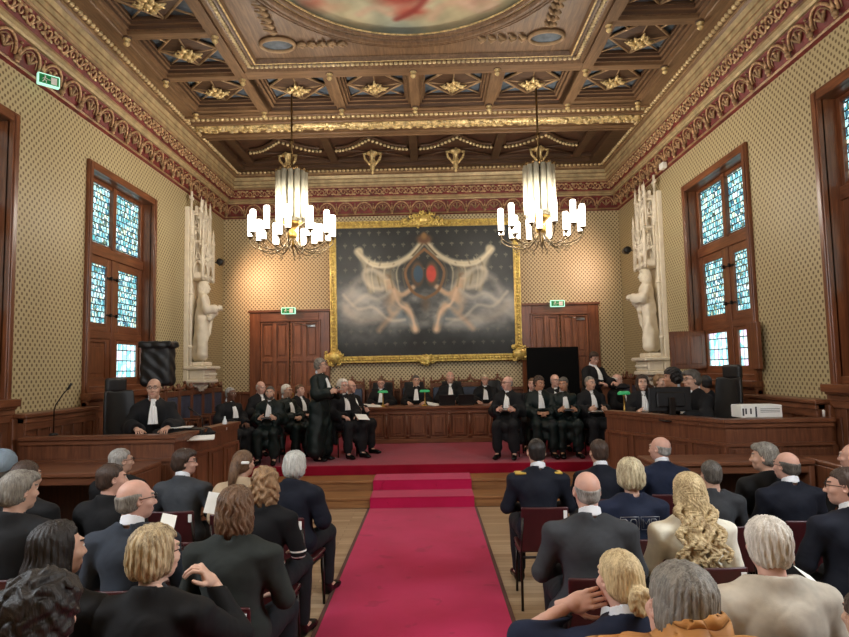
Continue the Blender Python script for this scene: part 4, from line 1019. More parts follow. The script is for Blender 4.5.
        if style == 'ponytail':
            P0 = np.array([0, -.12, .02])
            for t in np.linspace(.1, 1, 10): q = np.array([.01 * math.sin(t * 5), -.12 - .035 * math.sin(t * 3), .02 - .26 * t]); f.cap(P0, q, .042 - .012 * t, k=.02); P0 = q
        else:
            c = np.array([.0, -.140, -.045])
            for i in range(3):
                P0 = None
                for t in np.linspace(0, 2 * PI, 30):
                    q = c + np.array([.040 * math.cos(t), -.01 + .014 * math.sin(3.5 * t + i * 2.1), .040 * math.sin(t)]) + np.array([math.cos(t), 0, math.sin(t)]) * .010 * math.cos(3.5 * t + i * 2.1)
                    if P0 is not None: f.cap(P0, q, .0125, k=.002)
                    P0 = q
            f.ell(c, (.028, .026, .028), .004); f.cap((0, -.1, .0), c, .03, k=.02)
    elif style == 'beard':
        f.ell((0, .024, -.075), (.062, .072, .052), .02); f.ell((0, .052, -.098), (.04, .045, .03), .02)
        f.half(lambda X, Y, Z: np.maximum(Z + .035 - .6 * np.abs(X) + 0 * Y, -Y + .015), .01); f.cap((-.02, .12, -.066), (.02, .12, -.066), .011, k=.006, op='s'); f.cap((-.02, .095, -.066), (.02, .095, -.066), .012, k=.006, op='s')
        f.ell((0, .12, -.03), (.028, .04, .024), .008, 's'); f.disp(groove(.001, 50, seed))
    _c[key] = f.mesh(); return _c[key]
def glasses_geo():
    if 'gl' in _c: return _c['gl']
    b = MB()
    for s_ in (-1, 1):
        b.tube([(s_ * .032 + .024 * math.cos(t), .107 - .006 * abs(math.cos(t)), .012 + .017 * math.sin(t)) for t in np.linspace(0, 2 * PI, 15)[:-1]], .0024, 5, closed=True)
        b.tube([(s_ * .055, .1, .018), (s_ * .078, .06, .018), (s_ * .083, -.01, .012)], .0024, 5)
    b.tube([(-.009, .109, .015), (0, .113, .018), (.009, .109, .015)], .0024, 5); _c['gl'] = b.mesh('glasses', ['glasses']); return _c['gl']

# ------------------------------------------------------------------ figures
for n_, c_, rg in (('robe', (21, 21, 24), .8), ('robe_green', (15, 27, 26), .5), ('navy', (24, 32, 54), .8), ('darknavy', (17, 21, 34), .8), ('charcoal', (58, 60, 64), .85), ('blackcloth', (20, 20, 22), .8), ('grey_suit', (64, 67, 72), .85), ('slate', (50, 56, 66), .85), ('beige', (186, 164, 136), .85), ('creamcoat', (238, 230, 214), .85), ('khaki', (190, 181, 166), .85),  # teal robe variant: green glints on black silk painted into its colour
                   ('darkgreen', (44, 48, 46), .9), ('quilt', (186, 130, 72), .6), ('robe_red', (120, 24, 34), .7), ('tie', (30, 30, 44), .6), ('trouser', (26, 27, 32), .85), ('leather_shoe', (16, 15, 15), .25), ('greyblue', (120, 134, 146), .9)):
    plain('cloth_' + n_, c_, rg, var=.1, vscale=7, bump=.25, bscale=240, sheen=.0, spec=.3)
def stripe_mat():
    t = NT('cloth_striped'); tc = t.node('ShaderNodeTexCoord'); sp = t.node('ShaderNodeSeparateXYZ'); t.link(tc.outputs['Object'], sp.inputs[0])
    z = sp.outputs[2]; m1 = t.math('LESS_THAN', t.math('ABSOLUTE', t.math('SUBTRACT', t.math('FRACT', t.math('DIVIDE', z, .04)), .5)), .14)
    m2 = t.math('MULTIPLY', t.math('GREATER_THAN', z, .20), t.math('LESS_THAN', z, .32)); c = t.mix(t.math('MULTIPLY', m1, m2), srgb((24, 24, 26)), srgb((220, 218, 212)))
    M['cloth_striped'] = t.fin(c, .85, 0, .2)
stripe_mat()
def joints(pose, lean=0.0, arms='lap', wd=1.0):
    J = {}; bw = 1 + (wd - 1) * .8
    if pose == 'sit':
        J['hip'] = np.array([0, 0, .10]); ln = lean
        J['chest'] = np.array([0, .02 + ln * .6, .42]); J['neck'] = np.array([0, .0 + ln * .95, .595]); J['head'] = np.array([0, .045 + ln * 1.15, .74])
        for s_ in (-1, 1):
            J['sh', s_] = np.array([s_ * .172 * bw, .0 + ln * .9, .505]); J['hipj', s_] = np.array([s_ * .09, .02, .085]); J['knee', s_] = np.array([s_ * .13, .44, .09]); J['ank', s_] = np.array([s_ * .13, .42, -.36]); J['toe', s_] = np.array([s_ * .15, .56, -.405])
    else:
        J['hip'] = np.array([0, 0, .95]); ln = lean
        J['chest'] = np.array([0, .02 + ln * .5, 1.27]); J['neck'] = np.array([0, -.01 + ln, 1.46 - ln * .12]); J['head'] = np.array([0, .03 + ln * 1.2, 1.615 - ln * .2])
        for s_ in (-1, 1):
            J['sh', s_] = np.array([s_ * .172, ln * .9, 1.37 - ln * .1]); J['hipj', s_] = np.array([s_ * .09, 0, .92]); J['knee', s_] = np.array([s_ * .1, .02, .5]); J['ank', s_] = np.array([s_ * .1, -.02, .09]); J['toe', s_] = np.array([s_ * .13, .13, .035])
    z0 = J['hip'][2] - .10; y0 = ln * .9
    for s_ in (-1, 1):
        a = arms if not isinstance(arms, dict) else arms.get(s_, 'lap')
        if a == 'lap': e, w, hd, up = (.245, .04, .29), (.14, .27, .235), (-.25 * 1, .95, -.12), (0, .1, 1)
        elif a == 'clasp': e, w, hd, up = (.25, .09, .30), (.085, .30, .26), (-.75, .6, .0), (.4, .2, .9)
        elif a == 'desk': e, w, hd, up = (.26, .14, .31), (.16, .36, .30), (-.3, .95, .0), (0, 0, 1)
        elif a == 'hold': e, w, hd, up = (.24, .06, .28), (.14, .29, .31), (-.25, .85, .3), (.85, 0, .35)
        elif a == 'down': e, w, hd, up = (.24, .0, .25), (.25, .06, .01), (0, .15, -1), (1, 0, .1)
        elif a == 'face': e, w, hd, up = (.30, .20, .34), (.17, .24, .56), (-.45, -.35, .8), (.9, .25, .4)
        elif a == 'neck': e, w, hd, up = (.40, .12, .52), (.19, .10, .64), (-.80, -.42, .30), (.35, -.85, .30)
        elif a == 'reach': e, w, hd, up = (.25, .22, .33), (.2, .46, .33), (-.1, 1, -.1), (0, .1, 1)
        J['el', s_] = np.array([s_ * e[0] * bw, e[1] + y0, e[2] + z0]); J['wr', s_] = np.array([s_ * w[0], w[1] + y0, w[2] + z0]); J['hd', s_] = (np.array([s_ * hd[0], hd[1], hd[2]]), np.array([s_ * up[0], up[1], up[2]]))
    return J
HP = {'lap': 'relaxed', 'clasp': 'curled', 'desk': 'relaxed', 'hold': 'hold', 'down': 'relaxed', 'face': 'hold', 'neck': 'relaxed', 'reach': 'hold'}
def bounds(J, pad):
    P = np.array([v for k, v in J.items() if isinstance(v, np.ndarray)]); return P.min(0) - pad, P.max(0) + pad
def key_of(*a): return repr(a)
def body_core(pose, lean, arms, wd):
    k = key_of('core', pose, lean, arms, wd)
    if k in _c: return _c[k]
    J = joints(pose, lean, arms, wd); lo, hi = bounds(J, .2); hi[2] = J['neck'][2] + .1; f = Field(lo, hi, .017)
    f.ell(J['hip'], (.155, .11, .12), .04); f.cap(J['hip'], J['chest'], .115, .12, .05); f.ell(J['chest'] + [0, 0, .02], (.15, .105, .15), .05); f.cap(J['chest'] + [0, 0, .1], J['neck'], .08, .05, .04)
    for s_ in (-1, 1):
        f.cap(J['neck'] + [0, 0, -.04], J['sh', s_], .05, .055, .03); f.cap(J['sh', s_], J['el', s_], .05, .04, .03); f.cap(J['el', s_], J['wr', s_], .04, .026, .02)
        f.cap(J['hipj', s_], J['knee', s_], .085, .055, .03); f.cap(J['knee', s_], J['ank', s_], .053, .036, .03); f.cap(J['ank', s_] + [0, -.01, -.02], J['toe', s_], .036, .028, .02)
    V, F = f.mesh(); _c[k] = (V, F, J); return _c[k]
def hand_matrix(J, s_):
    d, up = J['hd', s_]; y = d / np.linalg.norm(d); z = up - y * (up @ y); z /= np.linalg.norm(z); x = np.cross(y, z)
    Rm = np.stack([x, y, z], 1)
    if s_ > 0: Rm = Rm @ np.diag([-1, 1, 1])       # mirrored: thumb towards the middle
    return aff(Rm, J['wr', s_]), s_ > 0
def folds(amp, seed, z0):
    r = np.random.RandomState(seed); p = r.rand(8) * 6
    return lambda X, Y, Z: amp * (np.sin(X * 33 + 2.2 * np.sin(Z * 7 + p[0]) + p[1]) + .8 * np.sin(Y * 29 + 2 * np.sin(Z * 6 + p[2]) + p[3]) + .5 * np.sin(Z * 31 + 3 * np.sin(X * 9 + p[4]) + 2 * np.sin(Y * 11 + p[5])))
def robe_geo(pose, lean, arms, wd, seed):
    k = key_of('robe', pose, lean, arms, wd, seed)
    if k in _c: return _c[k]
    J = joints(pose, lean, arms, wd); lo, hi = bounds(J, .24); hi[2] = J['neck'][2] + .12; f = Field(lo, hi, .0155)
    f.ell(J['hip'] + [0, 0, .02], (.19 * wd, .15, .14), .05); f.cap(J['hip'] + [0, 0, .05], J['chest'], .145 * wd, .145 * wd, .05); f.ell(J['chest'] + [0, -.005, .03], (.185 * wd, .135 * wd, .17), .05)
    f.cap(J['chest'] + [0, .01, .1], J['neck'] + [0, .0, .0], .1, .06, .04)
    for s_ in (-1, 1):
        f.cap(J['neck'] + [s_ * .03, 0, -.03], J['sh', s_] + [s_ * .01, 0, -.0], .055, .06, .04); f.cap(J['sh', s_], J['el', s_], .062, .082, .04)
        w = J['el', s_] + (J['wr', s_] - J['el', s_]) * .92; f.cap(J['el', s_], w, .085, .085, .03); f.cap(J['el', s_] + [0, 0, -.03], w + [0, 0, -.06], .06, .06, .03)
        if pose == 'sit':
            f.cap(J['hipj', s_] + [0, 0, .01], J['knee', s_] + [0, .01, 0], .10, .078, .05); f.cap(J['knee', s_] + [0, 0, .0], J['ank', s_] * [1.05, 1, 1] + [0, .0, .10], .076, .082, .03); f.cap((0, .36, .03), (0, .38, -.12), .06, .05, .05)
            f.cap((0, .1, .06), (0, .4, .06), .08, .06, .06); f.cap((s_ * .16, .0, .06), (s_ * .2, .1, -.2), .07, .06, .05)
        else:
            f.cap(J['hipj', s_], J['ank', s_] * [1.8, 1, 1] + [0, .03, .10], .12, .13, .08); f.cap((0, -.02, .85), (0, -.06, .2), .12, .14, .08)
        wdir = J['hd', s_][0] / np.linalg.norm(J['hd', s_][0]); f.ell(J['wr', s_] + wdir * .06, (.062, .062, .062), .01, 's')
    f.cap(J['neck'] + [0, .0, .02], J['neck'] + [0, .01, .2], .057, .07, .01, 's')
    f.disp(folds(.0085, seed, 0)); V, F = f.mesh()
    if pose != 'sit': V[:, 2] = np.maximum(V[:, 2], .06)
    _c[k] = (V, F); return _c[k]
def jacket_geo(pose, lean, arms, wd, seed, thick=.0, tails=False, quilt=False):
    k = key_of('jk', pose, lean, arms, wd, seed, thick, tails, quilt)
    if k in _c: return _c[k]
    J = joints(pose, lean, arms, wd); lo, hi = bounds(J, .22); lo[2] = J['hip'][2] - (.62 if tails else .22); hi[2] = J['neck'][2] + .12; hi[1] = max(J['wr', 1][1], J['wr', -1][1], .3) + .1
    f = Field(lo, hi, .0125); t = thick
    f.ell(J['hip'] + [0, 0, .03], (.185 * wd + t, .14 + t, .13), .05); f.cap(J['hip'] + [0, 0, .06], J['chest'], .14 * wd + t, .14 * wd + t, .05); f.ell(J['chest'] + [0, -.005, .04], (.178 * wd + t, .124 * wd + t, .165), .05)
    f.cap(J['chest'] + [0, .01, .12], J['neck'] + [0, -.005, .01], .09 + t, .082 + t, .03)
    for s_ in (-1, 1):
        f.cap(J['neck'] + [s_ * .03, -.005, -.035], J['sh', s_] + [s_ * .012 * wd, 0, 0], .062 + t, .066 + t, .035); f.cap(J['sh', s_] + [s_ * .01, 0, -.01], J['el', s_], .064 + t, .056 + t, .035); f.cap(J['el', s_], J['wr', s_], .056 + t, .040 + t, .02)
        wdir = J['hd', s_][0] / np.linalg.norm(J['hd', s_][0]); f.ell(J['wr', s_] + wdir * .05, (.05, .05, .05), .008, 's')
        if tails: f.cap((s_ * .2, -.05, .08), (s_ * .27, -.02, -.42), .05, .06, .05); f.cap((s_ * .2, .05, .08), (s_ * .24, .08, -.35), .05, .05, .05)
    f.cap(J['neck'] + [0, -.012, .035], J['neck'] + [0, -.0, .2], .057, .07, .003, 's'); f.half(lambda X, Y, Z: Z - J['neck'][2] - .035 + .35 * (Y + .02), .004); f.cap(J['neck'] + [0, .07, -.02], J['neck'] + [0, .16, -.14], .03, .03, .01, 's')
    if quilt: f.cap(J['neck'] + [0, -.01, -.02], J['neck'] + [0, -.01, .035], .12, .10, .03); f.cap(J['neck'] + [0, .0, .03], J['neck'] + [0, 0, .2], .065, .08, .01, 's')
    if wd > 1 or thick == 0:
        for s_ in (-1, 1): f.ell(J['sh', s_] + [-s_ * .01, -.005, .028], (.085, .07, .035), .03)
    if quilt: f.disp(lambda X, Y, Z: .010 * (1 - np.abs(np.sin(Z * 38 + 1.2 * np.abs(np.sin(X * 7))))) * np.ones_like(Y) + .004 * np.sin(X * 30) * np.sin(Y * 30))
    else: f.disp(folds(.0036, seed, 0))
    _c[k] = f.mesh(); return _c[k]
def legs_geo(pose, lean):
    k = key_of('legs', pose, lean)
    if k in _c: return _c[k]
    J = joints(pose, lean, 'lap'); lo, hi = bounds(J, .16); hi[2] = J['hip'][2] + .12; f = Field(lo, hi, .015)
    f.ell(J['hip'] + [0, 0, -.005], (.17, .125, .11), .04)
    for s_ in (-1, 1): f.cap(J['hipj', s_], J['knee', s_], .098, .074, .03); f.cap(J['knee', s_], J['ank', s_] + [0, 0, .04], .072, .058, .02)
    f.disp(folds(.003, 3, 0)); _c[k] = f.mesh(); return _c[k]
def shoe_mesh(s_):
    k = 'shoe%d' % s_
    if k in _c: return _c[k]
    f = Field((-.08, -.12, -.06), (.08, .26, .12), .009); f.cap((0, -.02, .0), (0, .13, -.008), .042, .04, .02); f.ell((0, .16, -.012), (.042, .06, .028), .02); f.cap((0, -.02, .0), (0, -.03, .06), .045, .045, .02)
    f.half(lambda X, Y, Z: -.045 - Z, 0); V, F = f.mesh(); g = Geo().add(V, F); _c[k] = g.mesh('shoe', ['cloth_leather_shoe']); return _c[k]
def collar_mesh(bow):
    k = 'collar'
    if k in _c: return _c[k]
    f = Field((-.09, -.09, -.05), (.09, .12, .06), .005); f.cap((0, -.006, -.03), (0, -.002, .024), .066, .062, .0); f.cap((0, -.006, -.1), (0, -.002, .1), .056, .054, .0, 's'); f.half(lambda X, Y, Z: np.maximum(Z - .022 + .3 * Y, -.02 - Z), 0); V, F = f.mesh(); _c[k] = Geo().add(V, F).mesh('shirt_collar', ['shirt_white']); return _c[k]
def jabot_mesh():
    if 'jab' in _c: return _c['jab']
    b = MB(); V = []; nx, nz = 17, 14; pz = [(0, .078, .0), (.3, .150, -.075), (.65, .193, -.165), (1, .203, -.26)]
    for j in range(nz):
        t = j / (nz - 1); w = .026 + .03 * t
        for i in range(nx):
            u = i / (nx - 1) * 2 - 1; V.append((u * w, .008 * math.sin(u * 9) * (.4 + .6 * t) + np.interp(t, [p[0] for p in pz], [p[1] for p in pz]) + .012 * math.cos(u * 1.4), np.interp(t, [p[0] for p in pz], [p[2] for p in pz])))
    F = [(j * nx + i, j * nx + i + 1, (j + 1) * nx + i + 1, (j + 1) * nx + i) for j in range(nz - 1) for i in range(nx - 1)]
    V2 = [(x, y - .01, z) for x, y, z in V]; n = len(V)
    b.add(V + V2, F + [tuple(n + q for q in f[::-1]) for f in F] + [(j * nx, (j + 1) * nx, n + (j + 1) * nx, n + j * nx) for j in range(nz - 1)] + [(j * nx + nx - 1, n + j * nx + nx - 1, n + (j + 1) * nx + nx - 1, (j + 1) * nx + nx - 1) for j in range(nz - 1)], 0, True)
    b.box(-.03, .03, .068, .09, -.015, .025, 0, .008); _c['jab'] = b.mesh('jabot', ['white_cloth']); return _c['jab']
PEOPLE = []
def person(loc, rz, label, pose='sit', outfit='robe', cloth='robe', skin='light', hr=('short', 'grey'), kind='m', yaw=0, pitch=0, roll=0, arms='lap', lean=0.0, wd=1.0, glasses=False, jabot=False, collar=True,
           beard=None, seed=0, scale=1.0, group=None, tails=False, hold=None, brow=None, sink=None):
    ro = empty('person', loc, rz); ro.scale = (scale,) * 3
    V, F, J = body_core(pose, lean, arms, wd)
    if sink: J = dict(J); J['head'] = J['head'] - np.array(sink)
    Rh = rot('z', math.radians(yaw)) @ rot('x', math.radians(-pitch)) @ rot('y', math.radians(roll)); Rh = Rh * .94; Ah = aff(Rh, J['head']); g = Geo(); g.add(V, F, 0)
    hV, hF, hm = head(kind)
    # neck follows the body, only the head turns
    wgt = np.clip((hV[:, 2] + .2) / .11, 0, 1)[:, None]; W = (hV @ Rh.T) * wgt + hV * (1 - wgt); g.add(W + J['head'], hF, hm)
    for s_ in (-1, 1):
        a = arms if not isinstance(arms, dict) else arms.get(s_, 'lap'); hv, hf = hand(HP[a]); A, fl = hand_matrix(J, s_); g.add(hv, hf, 0, A, fl)
    hs, hc = hr; bc = brow or (hc if hc else 'grey')
    link('person_body', g.mesh('person_body', ['skin_' + skin, 'lip_' + skin, 'eye_white', 'iris', 'hair_' + bc]), ro)
    Ho = Matrix(Ah.tolist())
    if hs:
        k = ('hm', hs, hc, seed)
        if k not in _c: hV2, hF2 = hair(hs, seed); _c[k] = Geo().add(hV2, hF2).mesh('hair', ['hair_' + hc])
        o = link('hair', _c[k], ro); o.matrix_local = Ho
    if beard:
        k = ('hb', beard)
        if k not in _c: hV2, hF2 = hair('beard', 1); _c[k] = Geo().add(hV2, hF2).mesh('beard', ['hair_' + beard])
        o = link('beard', _c[k], ro); o.matrix_local = Ho
    if glasses: o = link('glasses', glasses_geo(), ro); o.matrix_local = Ho
    if outfit == 'robe':
        k = ('rm', pose, lean, repr(arms), wd, seed % 3, cloth)
        if k not in _c: V, F = robe_geo(pose, lean, arms, wd, seed % 3); _c[k] = Geo().add(V, F).mesh('robe', ['cloth_' + cloth])
        link('robe', _c[k], ro)
        if pose == 'sit':
            k = ('tm', pose, 0)
            if k not in _c: V, F = legs_geo(pose, 0); _c[k] = Geo().add(V, F).mesh('trousers', ['cloth_trouser'])
            link('trousers', _c[k], ro)
    else:
        q = outfit == 'quilt'; th = .03 if q else (.012 if outfit == 'coat' else 0)
        k = ('jm', pose, lean, repr(arms), wd, seed % 3, cloth, th, tails)
        if k not in _c: V, F = jacket_geo(pose, lean, arms, wd, seed % 3, th, tails, q); _c[k] = Geo().add(V, F).mesh(outfit, ['cloth_' + cloth])
        link('jacket' if outfit in ('suit', 'quilt') else outfit, _c[k], ro)
        k = ('tm', pose, 0)
        if k not in _c: V, F = legs_geo(pose, 0); _c[k] = Geo().add(V, F).mesh('trousers', ['cloth_trouser'])
        link('trousers', _c[k], ro)
    for s_ in (-1, 1):
        o = link('shoe', shoe_mesh(1), ro, J['ank', s_] + np.array([0, .02, -.045])); o.rotation_euler = (0, 0, -s_ * .12)
    if collar:
        o = link('shirt_collar', collar_mesh(0), ro, J['neck'] + np.array([0, .0, .034])); o.rotation_euler = (-.22, 0, 0)
    if outfit != 'robe' and (collar or cloth == 'blackcloth'):
        k = ('shm', collar)
        if k not in _c:
            f = Field((-.14, -.02, -.34), (.14, .16, .03), .0125); f.ell((0, .02, -.15), (.12, .108, .17), .02); f.cap((0, .01, -.05), (0, .0, .0), .09, .06, .03); f.half(lambda X, Y, Z: .01 - Y + 0 * X, .0); V, F = f.mesh(); _c[k] = Geo().add(V, F).mesh('shirt', ['shirt_white' if collar else 'cloth_charcoal'])
        link('shirt', _c[k], ro, J['neck'] + np.array([0, .004, -.0]))
    if jabot:
        yf = .152 * wd if outfit == 'robe' else .13; o = link('jabot', jabot_mesh(), ro, J['neck'])
        o.scale = (1, 1 + .25 * (wd - 1), 1); o.rotation_euler = (lean * .8, 0, 0)
    tag(ro, label, 'person', group); PEOPLE.append(ro)
    return ro, J
def l2w(o, p):
    a = o.rotation_euler[2]; c, s_ = math.cos(a), math.sin(a); k = o.scale[0]; p = np.array(p) * k
    return np.array([o.location[0] + c * p[0] - s_ * p[1], o.location[1] + s_ * p[0] + c * p[1], o.location[2] + p[2]])
# ------------------------------------------------------------------ statues under gothic canopies
def statue(name_lbl, X, s, Yc, seed):
    ro = empty('stone_statue', (X, Yc, 1.60))
    # local: +x inward (s), y along the wall
    g = MB()
    def bx(mb, p0, p1, a, c, z0, z1, bev=.008, mi=0): mb.box(s * p0, s * p1, a, c, z0, z1, mi, bev)
    # backing pilaster and slender side shafts
    for sy in (-1, 1):
        bx(g, 0, .09, sy * .33 - .06, sy * .33 + .06, .22, 3.85); g.tube([(s * .12, sy * .33, .25), (s * .12, sy * .33, 3.4)], .035, 8)
        for z in (.9, 2.0, 2.9): g.lathe([(.05, 0), (.055, .03), (.035, .06)], (s * .12, sy * .33, z), 8)
    bx(g, 0, .05, -.33, .33, .22, 3.6)
    g.build('shaft', 'stone', ro)
    # corbel, pedestal
    c = MB(); bx(c, 0, .46, -.4, .4, .18, .26, .02); bx(c, 0, .42, -.36, .36, .26, .46, .02); bx(c, 0, .5, -.42, .42, .46, .53, .02)
    for i in range(9): c.ball((s * .43, -.32 + .08 * i, .36), .03, 0, 6)
    bx(c, 0, .36, -.3, .3, .53, .62, .02)
    c.build('pedestal', 'stone', ro)
    c = MB(); c.lathe([(.36, .18), (.3, .1), (.2, .02), (.1, -.12), (.02, -.2)], (0, 0, 0), 14)
    r = np.random.RandomState(seed)
    for i in range(34):
        a = r.rand() * PI - PI / 2; t = r.rand(); rad = .12 + .25 * t; c.ball((s * rad * math.cos(a), rad * math.sin(a), -.1 + .26 * t), .045, 0, 6, (1, 1, .8))
    c.build('foliate_corbel', 'stone', ro)
    # canopy: stacked tracery tiers, gables, pinnacles
    c = MB(); z0 = 2.22
    bx(c, .0, .34, -.34, .34, z0 + .1, z0 + .2, .02)
    for tier, (w, zz, h, d) in enumerate(((.34, z0 + .2, .55, .36), (.30, z0 + .72, .5, .3))):
        for sy in (-1, 0, 1):
            y = sy * (w - .04); c.tube([(s * d, y, zz - .12), (s * d, y, zz + h)], .03, 6); c.lathe([(.045, 0), (.02, .12), (.03, .14), (0, .28)], (s * d, y, zz + h), 6)
        for k in range(2):
            y0 = -w + .04 + k * (w - .04); yc = y0 + (w - .04) / 2
            for o in (0, .05): c.tube([(s * d, yc + (w / 2 - .03 - o) * math.cos(t), zz + .02 + (w * .62 - o) * math.sin(t)) for t in np.linspace(0, PI, 9)], .018, 5)
            c.tube([(s * d, yc - w / 2 + .02, zz + .12), (s * d, yc, zz + .5), (s * d, yc + w / 2 - .02, zz + .12)], .02, 5)
            for q in range(10): c.ball((s * (d + .01), yc + (r.rand() - .5) * w * .8, zz + .1 + .38 * r.rand()), .035, 0, 6, (.7, 1.2, 1.2))
            c.tube([(s * d, yc + .06 * math.cos(t), zz + .3 + .06 * math.sin(t)) for t in np.linspace(0, 2 * PI, 9)[:-1]], .013, 5, closed=True)
        bx(c, .06, d, -w, w, zz + h - .05, zz + h - .01, .01); bx(c, .04, d - .12, -w + .1, w - .1, zz - .05, zz + h, .01)
        for sy in (-1, 1):
            y = sy * w
            for (p0, p1) in ((.05, d * .5), (d * .5, d)):
                pc = (p0 + p1) / 2; c.tube([(s * (pc + (p1 - p0) / 2 * math.cos(t)), y, zz + .05 + .14 * math.sin(t)) for t in np.linspace(0, PI, 7)], .016, 5); c.tube([(s * p0, y, zz + .12), (s * pc, y, zz + .42), (s * p1, y, zz + .12)], .017, 5)
                c.tube([(s * p1, y, zz - .1), (s * p1, y, zz + h)], .022, 6); c.tube([(s * (pc + .045 * math.cos(t)), y, zz + .27 + .05 * math.sin(t)) for t in np.linspace(0, 2 * PI, 8)[:-1]], .012, 5, closed=True)
                for q in range(4): c.ball((s * (p0 + (p1 - p0) * r.rand()), y, zz + .12 + .38 * r.rand()), .03, 0, 6, (1.2, .7, 1.2))
        for i in range(7): c.ball((s * d, -w + i * w / 3, zz - .06), .03, 0, 6)
    bx(c, .0, .22, -.26, .26, z0 + 1.2, z0 + 1.26, .01)
    for i in range(5): bx(c, .16, .22, -.26 + i * .11, -.20 + i * .11, z0 + 1.26, z0 + 1.34, .01)
    for (y, h) in ((-.33, 1.55), (.33, 1.55), (0, 1.45)):
        x_ = .12 if y else .22; c.tube([(s * x_, y, z0 + .8), (s * x_, y, z0 + h - .15)], [.04, .02], 6)
        for k in range(5): c.ball((s * x_, y, z0 + .95 + k * (h - 1.1) / 4), .045 - .004 * k, 0, 6, (1, 1, .6))
        c.box(s * x_ - .02, s * x_ + .02, y - .09, y + .09, z0 + h - .12, z0 + h - .07, 0, .008); c.box(s * x_ - .02, s * x_ + .02, y - .022, y + .022, z0 + h - .2, z0 + h + .02, 0, .008)
    c.v = [q * np.array([1, 1, 1.25]) - np.array([0, 0, .25 * z0]) for q in c.v]
    c.build('canopy', 'stone', ro)
    # draped figure on the pedestal
    V, F = robe_geo('stand', 0.02, 'hold', 1.0, seed % 3); V = V.copy(); g2 = Geo(); k = 1.0; Rz = rot('z', -s * PI / 2 + (s * .35))
    A = aff(Rz * k, (s * .24, 0, .58)); g2.add(V * np.array([1.22, .9, 1]), F, 0, A)
    bV, bF, J = body_core('stand', 0.02, 'hold', 1.0); hV, hF, hm = head('f'); H = aff(rot('z', .2), J['head']); hv = hV @ H[:3, :3].T + H[:3, 3]; g2.add(hv, hF, 0, A)
    hh, hf = hair('bob', 2); g2.add(hh * 1.08 @ H[:3, :3].T + H[:3, 3], hf, 0, A)
    for q in (-1, 1): a, fl = hand_matrix(J, q); V2, F2 = hand('hold'); g2.add(V2 @ a[:3, :3].T + a[:3, 3], F2, 0, A, fl)
    f = Field((-.4, -.3, .5), (.4, .5, 1.5), .014); f.cap((-.2, .05, 1.32), (.1, .24, 1.05), .06, .09, .05); f.cap((.1, .24, 1.05), (.26, .16, .95), .09, .06, .05); f.cap((-.22, .06, 1.2), (.0, .2, .9), .05, .06, .05); f.cap((.0, .2, .9), (.12, .14, .5), .06, .03, .05)
    f.disp(folds(.012, 2, 0)); V3, F3 = f.mesh(); g2.add(V3 * np.array([.92, .8, 1]), F3, 0, A)
    link('draped_figure', g2.mesh('draped_figure', ['stone']), ro)
    # small black spotlight on its bracket
    sp = MB(); yy = .42 if s > 0 else .42; sp.tube([(s * .1, .36, 2.72), (s * .42, .5, 2.68)], .012, 6); sp.lathe([(.06, -.09), (.075, -.08), (.075, .09), (.05, .1)], (s * .45, .52, 2.7), 10, 0, 'y')
    sp.tube([(s * .42, .5, 2.62), (s * .46, .52, 2.66)], .014, 6)
    o = sp.build('spotlight', 'black_plastic', None, (X, Yc, 1.72)); tag(o, 'small black spotlight mounted beside the %s statue canopy' % ('left' if s > 0 else 'right'), 'spotlight')
    tag(ro, name_lbl, 'statue'); return ro
statue('cream stone figure under a gothic canopy on the left wall', L, 1, 12.95, 1)
statue('cream stone figure under a gothic canopy on the right wall', R, -1, 12.6, 2)

